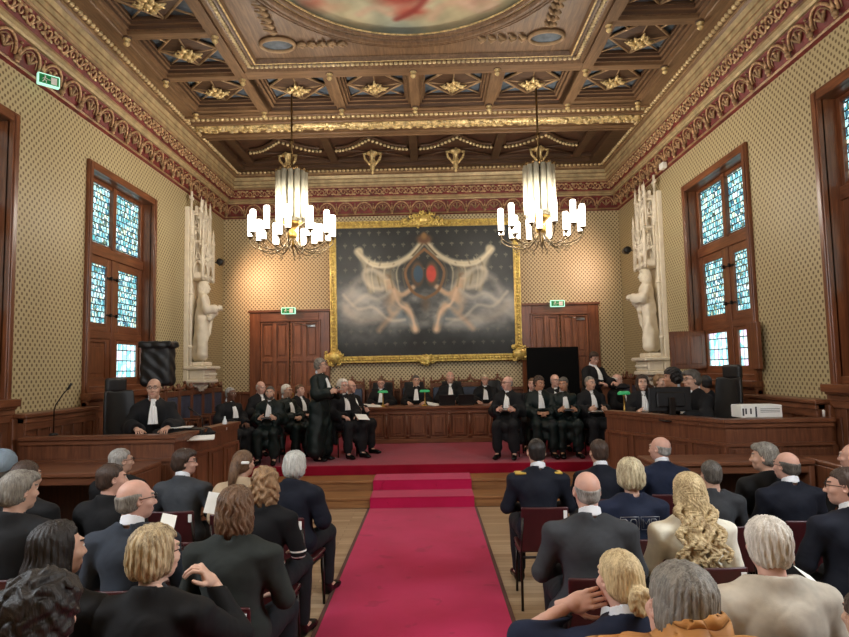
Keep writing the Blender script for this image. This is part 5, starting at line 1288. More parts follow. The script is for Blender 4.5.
# ------------------------------------------------------------------ chandeliers
def chandelier(loc):
    ro = empty('chandelier', loc); zc = ZB + .16 - loc[2]
    # origin: height of the candle cups
    b = MB(); b.tube([(0, 0, 1.1), (0, 0, zc)], .018, 8); b.lathe([(.0, zc), (.07, zc - .01), (.05, zc - .05), (.02, zc - .08)], n=12); b.ball((0, 0, 1.68), .045, 0, 8); b.ball((0, 0, 1.28), .03, 0, 8)
    b.build('rod', 'bronze', ro)
    b = MB(); n = 13
    for i in range(n):
        a = i * 2 * PI / n; x, y = .235 * math.cos(a), .235 * math.sin(a); dz = 0.0 if i % 2 else .03
        b.lathe([(.046, .28 + dz), (.046, 1.14 - dz * .5)], (x, y, 0), 12)
    for i in range(6): a = i * PI / 3; b.lathe([(.046, .25), (.046, 1.16)], (.12 * math.cos(a), .12 * math.sin(a), 0), 10)
    b.build('glass_tubes', 'tube_white', ro)
    b = MB(); b.lathe([(.02, 1.2), (.27, 1.15), (.28, 1.13), (.05, 1.12)], n=20)
    for i in range(12): a = i * PI / 6; b.ball((.27 * math.cos(a), .27 * math.sin(a), 1.16), .03, 0, 6)
    b.build('crown', 'bronze', ro)
    b = MB(); b.lathe([(.0, -.2), (.03, -.17), (.05, -.12), (.03, -.08), (.08, -.02), (.1, .05), (.05, .12), (.12, .2), (.2, .25), (.02, .27)], n=16); b.build('hub', 'brass', ro)
    cup = MB(); cup.lathe([(.01, -.05), (.03, -.04), (.02, -.025), (.055, -.01), (.06, 0), (.035, .005)], n=12); cm = cup.mesh('cup', ['bronze'])
    cn = MB(); cn.lathe([(.04, .0), (.046, .02), (.05, .36), (.04, .385), (.0, .39)], n=14); cnm = cn.mesh('candle_glass', ['candle'])
    def arm_mesh(rad, z):
        b = MB(); P = [(.05, 0, -.02), (.16, 0, -.17), (rad * .55, 0, -.25), (rad * .85, 0, -.2), (rad * .99, 0, -.12), (rad, 0, z - .05)]; Q = []
        for i in range(len(P) - 1):
            for t in (0, .25, .5, .75):
                p0, p1, p2, p3 = [np.array(P[min(max(i + k, 0), len(P) - 1)]) for k in (-1, 0, 1, 2)]; Q.append(.5 * (2 * p1 + (p2 - p0) * t + (2 * p0 - 5 * p1 + 4 * p2 - p3) * t * t + (-p0 + 3 * p1 - 3 * p2 + p3) * t ** 3))
        Q.append(np.array(P[-1])); b.tube(Q, .0105, 6)
        b.tube([(rad * .62, 0, -.24), (rad * .7, 0, -.30), (rad * .62, 0, -.33), (rad * .56, 0, -.3)], .008, 5); return b.mesh('arm', ['arm_metal'])
    a1, a2 = arm_mesh(.70, 0.0), arm_mesh(.48, -.06)
    for (mesh_, n, rad, z, off, sc) in ((a1, 12, .70, 0.0, .13, 1.0), (a2, 6, .48, -.06, .3, .8)):
        for i in range(n):
            a = off + i * 2 * PI / n; o = link('arm', mesh_, ro); o.rotation_euler = (0, 0, a)
            c = link('cup', cm, o, (rad, 0, z)); g = link('candle_glass', cnm, o, (rad, 0, z)); g.scale = (1, 1, sc)
    for i in range(6):  # point lamps added between the candles to carry most of their light
        l = bpy.data.lights.new('candle_fill', 'POINT'); l.energy = CANDLE_FILL; l.color = (1, .9, .76); l.shadow_soft_size = .045; a = i * PI / 3 + .26; link('candle_fill', l, ro, (.60 * math.cos(a), .60 * math.sin(a), .47))
    return ro
c1 = chandelier((at(292, 240, Y=10.5)[0], 10.5, at(292, 237, Y=10.5)[2]))
tag(c1, 'left of the two brass chandeliers with white tube cluster and lit candle lamps', 'chandelier', 'chandeliers')
def place_copy(src, loc, rz=None):
    c = copy_tree(src); c.location = loc
    if rz is not None: c.rotation_euler = (0, 0, rz)
    return c
c2 = place_copy(c1, (at(541, 231, Y=10.5)[0], 10.5, c1.location[2])); c2['label'] = 'right of the two brass chandeliers with white tube cluster and lit candle lamps'
for x in (c1.location[0], c2.location[0]):
    c = place_copy(c1, (x, 2.4, c1.location[2])); c['label'] = 'brass chandelier hanging over the audience at the rear of the hall'

# ------------------------------------------------------------------ judges' bench
ZD = .455
b0x, b1x, by = -1.42, 1.30, 13.02
ro = empty('judges_bench', ((b0x + b1x) / 2, by, ZD)); W = (b1x - b0x) / 2
b = MB(); b.box(-W + .04, W - .04, .04, .72, 0, .70, 0); b.box(-W, W, 0, .75, .0, .09, 1, .01); b.box(-W + .02, W - .02, .02, .74, .09, .12, 1, .008)
n = 6; pw = 2 * W / n
for i in range(n + 1):
    x = -W + .06 + (2 * W - .12) * i / n; b.box(x - .05, x + .05, .005, .06, .1, .68, 0, .008); b.tube([(x, 0, .16), (x, -.0, .6)], .022, 8); b.lathe([(.03, 0), (.035, .02), (.02, .05)], (x, 0, .58), 8); b.lathe([(.035, 0), (.03, .04)], (x, 0, .13), 8)
b.box(-W + .02, W - .02, .0, .06, .60, .70, 1, .008)
bench = b.build('carcass', ['oak_z', 'oak_x'], ro)
for i in range(n):
    x0_ = -W + .06 + (2 * W - .12) * i / n + .07; x1_ = x0_ + (2 * W - .12) / n - .14
    q = MB(); q.box(x0_, x1_, .015, .05, .15, .57, 0, .012); q.box(x0_ + .05, x1_ - .05, .0, .03, .2, .52, 0, .012); q.build('panel', 'oak_z', ro)
MB().box(-W - .05, W + .05, -.05, .8, .70, .75, 0, .012).box(-W - .02, W + .02, -.02, .78, .67, .70, 0, .01).build('desktop', 'oak_x', ro)
tag(ro, 'long panelled oak bench on the red dais in front of the judges', 'bench')

# ------------------------------------------------------------------ side desks
def side_desk(pts, base, top, label, xin):
    # pts: outline of the front as a polyline, from the wall inwards then back
    P = [np.array(p, float) for p in pts]; ro = empty('clerk_desk', (P[1][0], P[1][1], base)); O = np.array([P[1][0], P[1][1]]); H = top - base
    def off(d):
        out = []
        for i, p in enumerate(P):
            ns = []
            if i > 0: t = P[i] - P[i - 1]; t /= np.linalg.norm(t); ns.append(np.array([t[1], -t[0]]))
            if i < len(P) - 1: t = P[i + 1] - P[i]; t /= np.linalg.norm(t); ns.append(np.array([t[1], -t[0]]))
            nn = sum(ns); nn /= np.linalg.norm(nn); k = 1 / max(.5, nn @ ns[0]); out.append(p + nn * d * k * xin)
        return out
    def strip(mb, d0, d1, z0, z1, mi): 
        A, B = off(d0), off(d1); poly = [tuple(p - O) for p in A] + [tuple(p - O) for p in B[::-1]]; mb.prism(poly, z0, z1, mi)
    body = MB(); strip(body, 0, -.05, 0, H - .03, 0); strip(body, .03, -.05, 0, .14, 1); strip(body, .026, -.05, H - .30, H - .26, 1)
    strip(body, .025, -.03, H - .09, H - .04, 1)
    for i in range(len(P) - 1):
        a, c = P[i], P[i + 1]; ln = np.linalg.norm(c - a); t = (c - a) / ln; nn = np.array([t[1], -t[0]]) * xin; k = max(1, int(ln / .42))
        for j in range(k + 1):
            for w in ((-.03, .03),):
                p = a + t * (ln * j / k); q = [p + t * w[0], p + t * w[1], p + t * w[1] + nn * .02, p + t * w[0] + nn * .02]; body.prism([tuple(v - O) for v in q], .14, H - .30, 0)
            if j < k:
                p = a + t * (ln * (j + .5) / k); hw = ln / k * .5 - .09; q = [p - t * hw, p + t * hw, p + t * hw + nn * .012, p - t * hw + nn * .012]; body.prism([tuple(v - O) for v in q], .2, H - .34, 0)
    body.build('front_panel', ['oak_z', 'oak_x'], ro)
    tp = MB(); strip(tp, .05, -.12, H - .035, H + .005, 0); A = off(-.11); B = off(-.62); poly = [tuple(p - O) for p in A] + [tuple(p - O) for p in B[::-1]]; tp.prism(poly, H - .11, H - .075, 0); tp.build('desktop', 'oak_x', ro)
    tag(ro, label, 'desk'); return ro
side_desk([(-4.78, 7.22), (-2.98, 7.22), (-2.78, 8.95)], .0, 1.285, 'high oak desk enclosure on the left with a seated clerk behind it', 1)
side_desk([(4.55, 7.18), (3.34, 7.18), (2.50, 8.95)], .0, 1.35, 'high oak desk enclosure on the right with the black monitor on it', -1)
# lower tables in front of them
def low_table(x0, x1, y0, y1, z, label, nm='side_table'):
    ro = empty(nm, ((x0 + x1) / 2, (y0 + y1) / 2, 0)); w, d = (x1 - x0) / 2, (y1 - y0) / 2
    MB().box(-w, w, -d, d, z - .05, z, 0, .012).box(-w + .03, w - .03, -d + .03, d - .03, z - .13, z - .05, 0, .005).build('tabletop', 'oak_x', ro)
    for sx in (-1, 1): MB().box(sx * w - sx * .06, sx * w - sx * .0, -d + .02, d - .02, 0, z - .05, 0, .01).build('side_panel', 'oak_z', ro)
    MB().box(-w + .05, w - .05, d - .08, d - .04, 0.1, z - .1).build('back_panel', 'dark_oak', ro)
    tag(ro, label, 'table'); return ro
low_table(-4.7, -3.08, 6.38, 7.14, 1.0, 'plain oak table below the left desk enclosure')
low_table(2.3, 3.95, 6.55, 7.1, .98, 'low oak shelf table below the right desk enclosure')
low_table(3.98, 4.62, 6.0, 6.9, .98, 'small oak table end at the right edge beside the wall')

# ------------------------------------------------------------------ carved stalls with blue leather backs
def stall():
    ro = empty('carved_stall')
    ro.scale = (.93, 1, 1)
    MB().box(-.26, .26, -.05, .42, .40, .45, 0, .015).build('seat', 'blue_leather', ro)
    b = MB()
    for sx in (-1, 1): b.box(sx * .29 - .03, sx * .29 + .03, -.10, -.04, 0, 1.22, 0, .008); b.box(sx * .27 - .025, sx * .27 + .025, .36, .42, 0, .42, 0, .008); b.box(sx * .28 - .02, sx * .28 + .02, -.06, .36, .64, .68, 0, .01); b.box(sx * .27 - .02, sx * .27 + .02, .32, .36, .42, .66, 0, .008)
    b.box(-.3, .3, -.10, -.05, .5, .56, 0, .008); b.box(-.3, .3, -.10, -.04, 1.1, 1.2, 0, .008); b.box(-.28, .28, -.06, .4, .36, .41, 0, .008)
    b.build('stall_frame', 'oak_z', ro)
    MB().box(-.25, .25, -.08, -.045, .57, 1.09, 0, .02).build('backrest', 'blue_leather', ro)
    c = MB(); r = np.random.RandomState(3)
    c.tube([(-.29, -.07, 1.2), (-.2, -.07, 1.25), (-.1, -.07, 1.23), (0, -.07, 1.33), (.1, -.07, 1.23), (.2, -.07, 1.25), (.29, -.07, 1.2)], .03, 6)
    for i in range(12): x = -.25 + .5 * i / 11; c.ball((x, -.07, 1.22 + .08 * (1 - abs(x) * 3.6) * (.6 + .5 * r.rand())), .028, 0, 6)
    for sx in (-1, 1): c.lathe([(.03, 0), (.04, .03), (.02, .06), (.03, .09), (0, .13)], (sx * .29, -.07, 1.22), 8)
    c.ball((0, -.07, 1.36), .035, 0, 8); c.build('carved_crest', 'oak_x', ro)
    return ro
s0 = stall(); first = True
def put_stall(x, y, rz, lab, grp):
    global first
    o = s0 if first else copy_tree(s0); first = False; o.location = (x, y, ZD); o.rotation_euler = (0, 0, rz); tag(o, lab, 'chair', grp); return o
for i in range(6): put_stall(L + .26, 10.95 + i * .62, -PI / 2, 'carved oak stall with blue leather back in the row along the left wall', 'stalls along the left wall')
for i in range(7): put_stall(R - .26, 10.6 + i * .62, PI / 2, 'carved oak stall with blue leather back in the row along the right wall', 'stalls along the right wall')
for x in (-1.85, -1.15, -.42, .3, .95, 1.6): put_stall(x, 14.72, PI, 'carved oak stall with blue leather back behind the judges', 'stalls behind the judges')

# ------------------------------------------------------------------ office chairs
def office_chair(h=.8, hr_=True):
    ro = empty('office_chair')
    MB().box(-.25, .25, -.24, .26, .40, .50, 0, .04).build('seat', 'black_leather', ro)
    f = Field((-.32, -.42, .45), (.32, -.1, 1.5), .014); f.box((-.25, -.31, .52), (.25, -.25, .5 + h), .028, .01)
    V, F = f.mesh(); V[:, 1] += -.12 * (V[:, 0] / .25) ** 2 * -.6 - .05 * ((V[:, 2] - .5) / .8); V[:, 0] *= 1 - .22 * np.clip((V[:, 2] - .7) / h, 0, 1) ** 2
    link('backrest', Geo().add(V, F).mesh('backrest', ['black_leather']), ro)
    if hr_:
        f = Field((-.22, -.4, .0), (.22, -.1, .34), .014); f.box((-.16, -.33, .06), (.16, -.25, .26), .035, .01); V, F = f.mesh(); V[:, 2] += .41 + h; V[:, 1] -= .04; link('headrest', Geo().add(V, F).mesh('headrest', ['black_leather']), ro)
    b = MB(); b.tube([(0, 0, .06), (0, 0, .42)], .03, 8)
    for k in range(5): a = k * 2 * PI / 5; b.tube([(0, 0, .1), (.28 * math.cos(a), .28 * math.sin(a), .06)], [.025, .015], 6); b.ball((.28 * math.cos(a), .28 * math.sin(a), .03), .03, 0, 8)
    b.build('base', 'black_plastic', ro)
    for sx in (-1, 1): q = MB(); q.tube([(sx * .24, 0, .45), (sx * .3, 0, .5), (sx * .3, 0, .66)], .015, 6); q.box(sx * .3 - .03, sx * .3 + .03, -.14, .14, .66, .69, 0, .012); q.build('armrest', 'black_plastic', ro)
    return ro

# ------------------------------------------------------------------ audience chairs
def meeting_chair():
    ro = empty('meeting_chair')
    f = Field((-.24, -.34, .36), (.24, .24, .9), .0125)
    f.box((-.205, -.22, .425), (.205, .21, .452), .012, .0); V, F = f.mesh(); V[:, 2] += .02 * (V[:, 1] / .2) ** 2 - .02 * (V[:, 0] / .2) ** 2 * 0
    link('seat', Geo().add(V, F).mesh('seat', ['chair_burgundy']), ro)
    f = Field((-.24, -.34, .36), (.24, -.1, .95), .0125); f.box((-.20, -.235, .45), (.20, -.215, .83), .009, .0); V, F = f.mesh(); V[:, 1] += .35 * V[:, 0] ** 2 - .10 * (V[:, 2] - .45) ** 1
    link('backrest', Geo().add(V, F).mesh('backrest', ['chair_burgundy']), ro)
    b = MB()
    for sx in (-1, 1):
        b.tube([(sx * .19, .19, .0), (sx * .185, .17, .42)], .012, 6); b.tube([(sx * .21, -.28, .0), (sx * .195, -.2, .40), (sx * .19, -.215, .5), (sx * .185, -.25, .74)], .012, 6); b.tube([(sx * .19, .17, .415), (sx * .19, -.2, .405)], .011, 6)
    b.tube([(-.19, .17, .415), (.19, .17, .415)], .011, 6); b.tube([(-.19, -.2, .405), (.19, -.2, .405)], .011, 6)
    b.build('metal_frame', 'metal_dark', ro)
    lb = MB().box(.155, .185, -.268, -.262, .735, .80); lb.build('label_tag', 'paper', ro)
    return ro
mc0 = meeting_chair(); mfirst = True
def put_chair(x, y, rz, lab, z=0, grp='audience chairs'):
    global mfirst
    o = mc0 if mfirst else copy_tree(mc0); mfirst = False; o.location = (x, y, z); o.rotation_euler = (0, 0, rz); tag(o, lab, 'chair', grp); return o

# ------------------------------------------------------------------ small things on the desks
def sheet(loc, rz, label, w=.21, d=.297, tilt=(0, 0), n=3, name='paper_sheets', group=None):
    b = MB()
    for i in range(n):
        o = .006 * i; b.box(-w / 2 + o, w / 2 + o * .5, -d / 2 - o * .5, d / 2 - o, i * .003, i * .003 + .002)
    o = b.build(name, 'paper', None, loc); o.rotation_euler = (tilt[0], tilt[1], rz); tag(o, label, 'paper', group); return o
def banker_lamp(loc, rz, label):
    ro = empty('desk_lamp', loc, rz); b = MB(); b.lathe([(.0, .0), (.09, 0), (.09, .012), (.03, .03), (.012, .05), (.014, .16), (.012, .26), (.02, .28), (0, .3)], n=16); b.build('stem', 'brass', ro)
    f = Field((-.18, -.12, .2), (.18, .14, .4), .008); f.cap((-.07, 0, .30), (.07, 0, .30), .04, .04, .0); f.half(lambda X, Y, Z: .288 - Z, 0); V, F = f.mesh(); link('lamp_shade', Geo().add(V, F).mesh('lamp_shade', ['green_glow']), ro); tag(ro, label, 'lamp'); return ro
ZB_ = ZD + .75
banker_lamp((at(383, 403, Y=13.3)[0], 13.3, ZB_), 0, 'green glass desk lamp in front of the leftmost judge')
banker_lamp((at(425, 403, Y=13.3)[0], 13.3, ZB_), 0, 'brighter green glass desk lamp beside the second judge')
banker_lamp((at(625, 410, Y=9.1)[0], 9.12, 1.275), .5, 'green shaded brass lamp at the inner end of the right desk')
def laptop(loc, rz, label):
    ro = empty('laptop', loc, rz); MB().box(-.17, .17, -.12, .12, 0, .02, 0, .006).build('keyboard_base', 'black_plastic', ro)
    q = MB().box(-.17, .17, .0, .012, 0, .22, 0, .005).build('screen', 'black_plastic', ro, (0, -.12, .015)); q.rotation_euler = (.25, 0, 0); tag(ro, label, 'laptop'); return ro
laptop((at(447, 404, Y=13.4)[0], 13.35, ZB_), 0, 'black laptop screen in front of the bald judge')
laptop((at(466, 404, Y=13.4)[0], 13.37, ZB_), 0, 'black laptop screen between the bald judge and the blond judge')
sheet((at(372, 405, Y=13.25)[0], 13.22, ZB_ + .02), .1, 'open white papers at the left end of the judges bench', .4, .25, (.15, .1), 5)
sheet((at(434, 405, Y=13.25)[0], 13.3, ZB_ + .02), .3, 'loose white papers beside the brighter green desk lamp', .3, .22, (.3, .2), 5)
# monitor on the right desk
def monitor(loc, rz, w, h, label):
    ro = empty('computer_monitor', loc, rz); MB().box(-w / 2, w / 2, 0, .035, .12, .12 + h, 0, .012).box(-w / 3, w / 3, -.03, 0, .18, .06 + h, 0, .02).build('display_back', 'black_plastic', ro)
    MB().box(-.04, .04, -.06, -.025, 0, .3, 0, .01).build('stand', 'metal_dark', ro); MB().box(-.12, .12, -.1, .1, 0, .015, 0, .006).build('foot', 'black_plastic', ro); tag(ro, label, 'monitor'); return ro
monitor((3.03, 7.95, 1.275), .10, .56, .31, 'black computer monitor seen from behind on the right desk')
# archive box
ro = empty('archive_box', (at(760, 420, Y=7.35)[0], 7.42, 1.355), .0)
MB().box(-.255, .255, -.14, .14, 0, .16, 0, .01).build('carton', 'paper', ro)
q = MB().box(-.245, -.225, -.145, -.14, .03, .12).box(-.21, -.19, -.143, -.139, .05, .12).box(-.15, -.13, -.143, -.139, .05, .12).box(-.085, -.065, -.143, -.139, .01, .14)
for zz in (.09, .11, .07): q.box(-.02, .22, -.143, -.139, zz, zz + .005)
q.build('printed_label', 'label_ink', ro); ro.scale = (.92, .92, .92); tag(ro, 'flat white cardboard box lying on the right desk', 'box')
o = MB().lathe([(.0, 0), (.014, 0), (.014, .075), (0, .08)], n=10).build('white_marker', 'paper', None, (at(822, 420, Y=7.3)[0], 7.26, 1.36)); tag(o, 'small white upright stick at the wall end of the right desk', 'stick')
# microphones
def mic(loc, rz, h, label):
    ro = empty('microphone', loc, rz); MB().lathe([(.0, 0), (.05, 0), (.05, .02), (.01, .03)], n=14).build('base', 'black_plastic', ro)
    MB().tube([(0, 0, .02), (0, 0, h * .55), (.02, 0, h * .65), (.10, 0, h * .86), (.17, 0, h)], .007, 6).build('gooseneck', 'metal_dark', ro); MB().tube([(.155, 0, h * .96), (.20, 0, h * 1.09)], .014, 8).build('capsule', 'black_plastic', ro); tag(ro, label, 'microphone'); return ro
mic((at(53, 434, Y=7.35)[0], 7.36, 1.29), 0, .56, 'tall gooseneck microphone alone at the left end of the left desk')
mic((at(201, 428, Y=8.3)[0], 8.35, 1.21), PI - .1, .3, 'short microphone near the inner end of the left desk')
# left desk clutter
MB_t = MB().box(-.3, .3, -.12, .12, 0, .13, 0, .02); o = MB_t.build('document_stand', 'black_plastic', None, (at(178, 430, Y=7.75)[0], 7.8, 1.175)); o.rotation_euler = (.0, 0, .15); tag(o, 'black slanted case in front of the seated clerk on the left desk', 'case')
sheet((at(180, 415, Y=7.8)[0], 7.8, 1.32), .2, 'white papers lying on the black case on the left desk', .3, .22, (0, 0), 3)
f = Field((-.2, -.2, -.02), (.2, .2, .2), .01); f.ell((0, 0, .03), (.13, .1, .03), .02); f.ell((0, 0, .05), (.085, .075, .055), .02); V, F = f.mesh(); o = link('judicial_cap', Geo().add(V, F).mesh('judicial_cap', ['cloth_robe']), None, (at(205, 424, Y=7.95)[0], 7.98, 1.20)); tag(o, 'black cloth cap resting on the left desk', 'hat')
sheet((at(203, 428, Y=7.7)[0], 7.62, 1.2), .3, 'curled white sheaf of papers beside the black cap on the left desk', .3, .2, (.2, 0), 6)
o = MB().lathe([(.0, 0), (.032, 0), (.034, .1), (.026, .13), (.012, .16), (.012, .185), (0, .187)], n=14).build('water_bottle', 'bottle', None, (at(226, 424, Y=8.6)[0], 8.55, 1.21)); tag(o, 'small white water bottle at the inner corner of the left desk', 'bottle')
sheet((3.30, 7.6, 1.28), .2, 'white papers at the front corner of the right desk', .3, .22)
o = MB().box(-.22, .22, -.08, .08, 0, .02, 0, .006).build('keyboard', 'black_plastic', None, (3.5, 7.75, 1.275)); tag(o, 'black keyboard on the right desk before the monitor', 'keyboard')
# window ledge camera-like bag: black boom stand shape behind the left clerk
f = Field((-.3, -.25, -.05), (.3, .25, .75), .014); f.box((-.22, -.15, .0), (.22, .15, .62), .06, .02); f.box((-.25, -.17, .56), (.25, .17, .66), .03, .02); f.disp(lambda X, Y, Z: .01 * np.sin(X * 30 + Z * 20) * np.sin(Y * 25 + Z * 14)); V, F = f.mesh()
pz = at(158, 386, Y=9.2); ro = empty('covered_equipment', (pz[0], 9.2, ZD)); link('black_cover', Geo().add(V, F).mesh('black_cover', ['black_leather']), ro, (0, 0, pz[2] - ZD)); 
b = MB(); b.tube([(0, 0, .02), (0, 0, pz[2] - ZD + .1)], .02, 8)
for k in range(3): a = k * 2.1 + .4; b.tube([(0, 0, .35), (.3 * math.cos(a), .3 * math.sin(a), .015)], .012, 6)
b.build('tripod', 'black_plastic', ro); tag(ro, 'equipment under a black cover on a stand before the left window', 'equipment')
# television on its stand
ro = empty('television', (at(554, 400, Y=14.3)[0], 14.3, ZD)); zz0, zz1 = at(554, 401, Y=14.3)[2] - ZD - .25, at(554, 347, Y=14.3)[2] - ZD
w = (at(580, 370, Y=14.3)[0] - at(528, 370, Y=14.3)[0]) / 2
MB().box(-w, w, -.03, .03, zz0, zz1, 0, .01).build('display', 'screen_black', ro); MB().box(-.06, .06, .03, .08, .05, zz1 - .2).box(-.4, .4, -.25, .25, 0, .05, 0, .01).build('stand', 'black_plastic', ro); tag(ro, 'large black television on a stand in front of the right back door', 'television')
# small white device under the cornice, right wall
o = MB().box(-.05, .05, -.09, .09, -.06, .06, 0, .015).build('motion_sensor', 'paper', None, tuple(at(663, 166, X=R - .12))); tag(o, 'small white box fixed under the cornice on the right wall', 'sensor')
# ------------------------------------------------------------------ people on the dais
dg = math.radians
def seated(px, ytop, Y, face, floor, label, chair=None, clab=None, cgrp=None, **kw):
    P = at(px, ytop, Y=Y); rz = PI + dg(face) if floor > .3 else dg(face); lean = kw.get('lean', 0.0); st = kw.get('pose') == 'stand'
    H0 = (1.735 - .2 * lean) if st else 1.312; sc = (P[2] - floor) / H0
    if not .8 < sc < 1.2: print('SCALE', label, round(sc, 3))
    sc = min(1.12, max(.84, sc)); hy = ((.03 + lean * 1.2) if st else (.045 + lean * 1.15)) * sc
    x, y = P[0] + math.sin(rz) * hy, P[1] - math.cos(rz) * hy
    o, J = person((x, y, floor + (0 if st else .45 * sc)), rz, label, scale=sc, **kw)
    if chair == 'meeting': c = put_chair(x, y, rz, clab or 'dark red meeting chair under a robed magistrate', floor, cgrp or 'chairs under the robed magistrates'); c.scale = (min(sc, 1.0),) * 3
    return o, J, rz
def papers(o, label, w=.2, d=.28, p=(0, .33, .31), rz=0, tilt=.25, n=3, mat='paper'):
    q = l2w(o, p); return sheet(tuple(q), o.rotation_euler[2] + rz, label, w, d, (tilt, 0), n)
def book(o, label, p=(0, .34, .30)):
    q = l2w(o, p); b = MB().box(-.09, .09, -.06, .06, 0, .03, 0, .006); r = b.build('black_folder', 'black_leather', None, tuple(q)); r.rotation_euler = (.2, 0, o.rotation_euler[2]); tag(r, label, 'folder'); return r
seated(154, 378, 7.95, 22, .5, 'bald clerk in black robe and glasses seated at the left desk', jabot=True, glasses=True, arms='desk', hr=('shaved', 'darkgrey'), lean=.03, skin='light', yaw=-8)
oc = office_chair(.78); p_ = at(132, 400, Y=8.35); oc.location = (p_[0], 8.35, .5); oc.rotation_euler = (0, 0, -PI / 2 - .45); tag(oc, 'tall black office chair with headrest behind the left desk', 'chair')
seated(231, 387, 10.6, 50, ZD, 'dark-skinned man with grey hair, black robe and white jabot, seated left of the group', 'meeting', jabot=True, arms='lap', hr=('crop', 'grey'), skin='brown', yaw=15, seed=1)
seated(261, 381, 11.9, 40, ZD, 'white-haired robed man half hidden behind the bearded one', 'meeting', jabot=True, arms='lap', hr=('fringe', 'white'), yaw=10, pitch=12, skin='pink', seed=2)
o, J, _r2 = seated(270, 386, 10.75, 4, ZD, 'dark bearded man in black robe holding a folder on his lap', 'meeting', jabot=True, cloth='robe_green', arms='hold', hr=('crop', 'darkgrey'), beard='darkgrey', skin='light', seed=0)
book(o, 'black folder held in the lap of the bearded man')
seated(287, 384, 11.35, 55, ZD, 'white-haired robed man with glasses in profile beside the bearded one', 'meeting', jabot=True, cloth='robe_green', arms='clasp', hr=('short', 'white'), glasses=True, yaw=12, seed=1)
seated(300, 384, 12.2, 50, ZD, 'brown-haired younger robed man at the back of the left group', 'meeting', jabot=True, arms='clasp', hr=('short', 'brown'), skin='pink', yaw=10, seed=2)
o, J, _r2 = seated(321, 358.5, 10.75, 68, ZD, 'grey curly-haired speaker in black robe standing and holding white papers', jabot=True, pose='stand', cloth='robe_green', arms='hold', hr=('curly_short', 'pepper'), glasses=True, yaw=20, wd=.95, seed=1)
papers(o, 'white speech papers in the hands of the standing speaker', .15, .2, (0, .33, 1.17), tilt=.4)
o, J, _r2 = seated(343, 379, 11.3, 38, ZD, 'white-haired robed man with glasses seated right behind the standing speaker', 'meeting', jabot=True, arms='lap', hr=('thin_bob', 'white'), glasses=True, skin='pink', yaw=5, wd=1.05, seed=0)
o, J, _r2 = seated(351, 380, 11.75, 48, ZD, 'bald robed man with glasses at the right end of the left group', 'meeting', jabot=True, arms='hold', hr=('shaved', 'grey'), glasses=True, skin='pink', yaw=10, seed=1)
q = at(362, 417, Y=11.0); s_o = sheet(tuple(q), .5, 'white papers resting on the knees at the right end of the left group', .2, .22, (.4, .1), 4)
# judges
for i, (px, yt, fc, yw, lab, kw) in enumerate((
    (381, 377.5, 0, 0, 'leftmost of the four judges, reddish face with short brown hair and glasses', dict(hr=('crop', 'brown'), glasses=True, skin='pink', pitch=14, arms='desk')),
    (416, 375, 0, 15, 'second judge from the left, dark hair, glasses and dark bow tie', dict(hr=('short', 'darkgrey'), glasses=True, skin='light', arms='desk', lean=.04)),
    (450, 371, 0, 0, 'bald judge seated upright behind the two laptop screens', dict(hr=('shaved', 'white'), skin='pink', pitch=-8, arms='clasp')),
    (485, 374, -4, -10, 'rightmost judge, short ash blond hair and glasses, hands clasped on the bench', dict(hr=('short', 'ashblond'), glasses=True, skin='pink', arms='desk', kind='f')))):
    Y = 13.98
    o, J, rz = seated(px, yt, Y, fc, ZD, lab, jabot=True, yaw=yw, seed=i, **kw)
    c = office_chair(.74, False); c.location = (o.location[0] + (.0, -.06, .04, .16)[i], 14.17, ZD); c.rotation_euler = (0, 0, PI); tag(c, 'black high-backed chair behind the %s' % ('leftmost judge', 'second judge from the left', 'bald judge', 'blond judge')[i], 'chair')
    if i == 1:
        b = MB(); b.tube([(-.045, 0, .012), (-.01, .004, 0), (.01, .004, 0), (.045, 0, .012)], [.018, .007, .007, .018], 8); bo = b.build('bow_tie', 'cloth_robe', o, J['neck'] + np.array([0, .085, .012]))
# right group
o, J, _r2 = seated(507, 376, 11.0, -15, ZD, 'bald robed man with glasses looking left, at the left end of the right group', 'meeting', jabot=True, cloth='robe', arms='hold', hr=('shaved', 'grey'), glasses=True, yaw=-40, skin='pink', seed=0)
papers(o, 'small white papers held by the bald man looking left', .16, .12)
seated(532, 378, 11.95, -10, ZD, 'robed person half hidden behind the dark curly-haired man', 'meeting', jabot=True, arms='lap', hr=('short', 'brown'), kind='f', skin='pink', yaw=-10, seed=1)
seated(539, 376, 11.0, 0, ZD, 'dark curly-haired robed man with hands clasped on his lap', 'meeting', jabot=True, cloth='robe_green', arms='clasp', hr=('curly_short', 'darkbrown'), yaw=28, pitch=8, skin='tan', seed=2)
seated(555, 374, 11.95, -5, ZD, 'bald robed man with glasses in the second row in front of the television', 'meeting', jabot=True, arms='lap', hr=('shaved', 'grey'), glasses=True, yaw=25, skin='pink', seed=0)
o, J, _r2 = seated(563, 377, 11.0, 0, ZD, 'grey-haired robed man holding a folder and cap, looking left', 'meeting', jabot=True, cloth='robe_green', arms='hold', hr=('short', 'darkgrey'), yaw=-30, pitch=8, skin='tan', seed=1)
book(o, 'black folder in the hands of the grey-haired man looking left')
o, J, _r2 = seated(590, 376, 11.0, 8, ZD, 'short grey-haired robed man at the right end of the front row', 'meeting', jabot=True, cloth='robe', arms='hold', hr=('crop', 'pepper'), yaw=15, skin='light', seed=2)
papers(o, 'open white booklet on the lap of the short grey-haired man', .26, .2, (.05, .36, .27))
seated(594, 352, 12.1, 25, ZD, 'dark-haired robed man with glasses standing and bending over behind the right group', jabot=True, pose='stand', lean=.08, arms='desk', hr=('side_part', 'darkbrown'), glasses=True, yaw=-12, pitch=18, skin='pink', seed=0)
seated(617, 374, 12.0, 60, ZD, 'bald elderly robed man bowed beside the bending man', 'meeting', jabot=True, arms='lap', hr=('fringe', 'white'), pitch=25, skin='pink', seed=1)
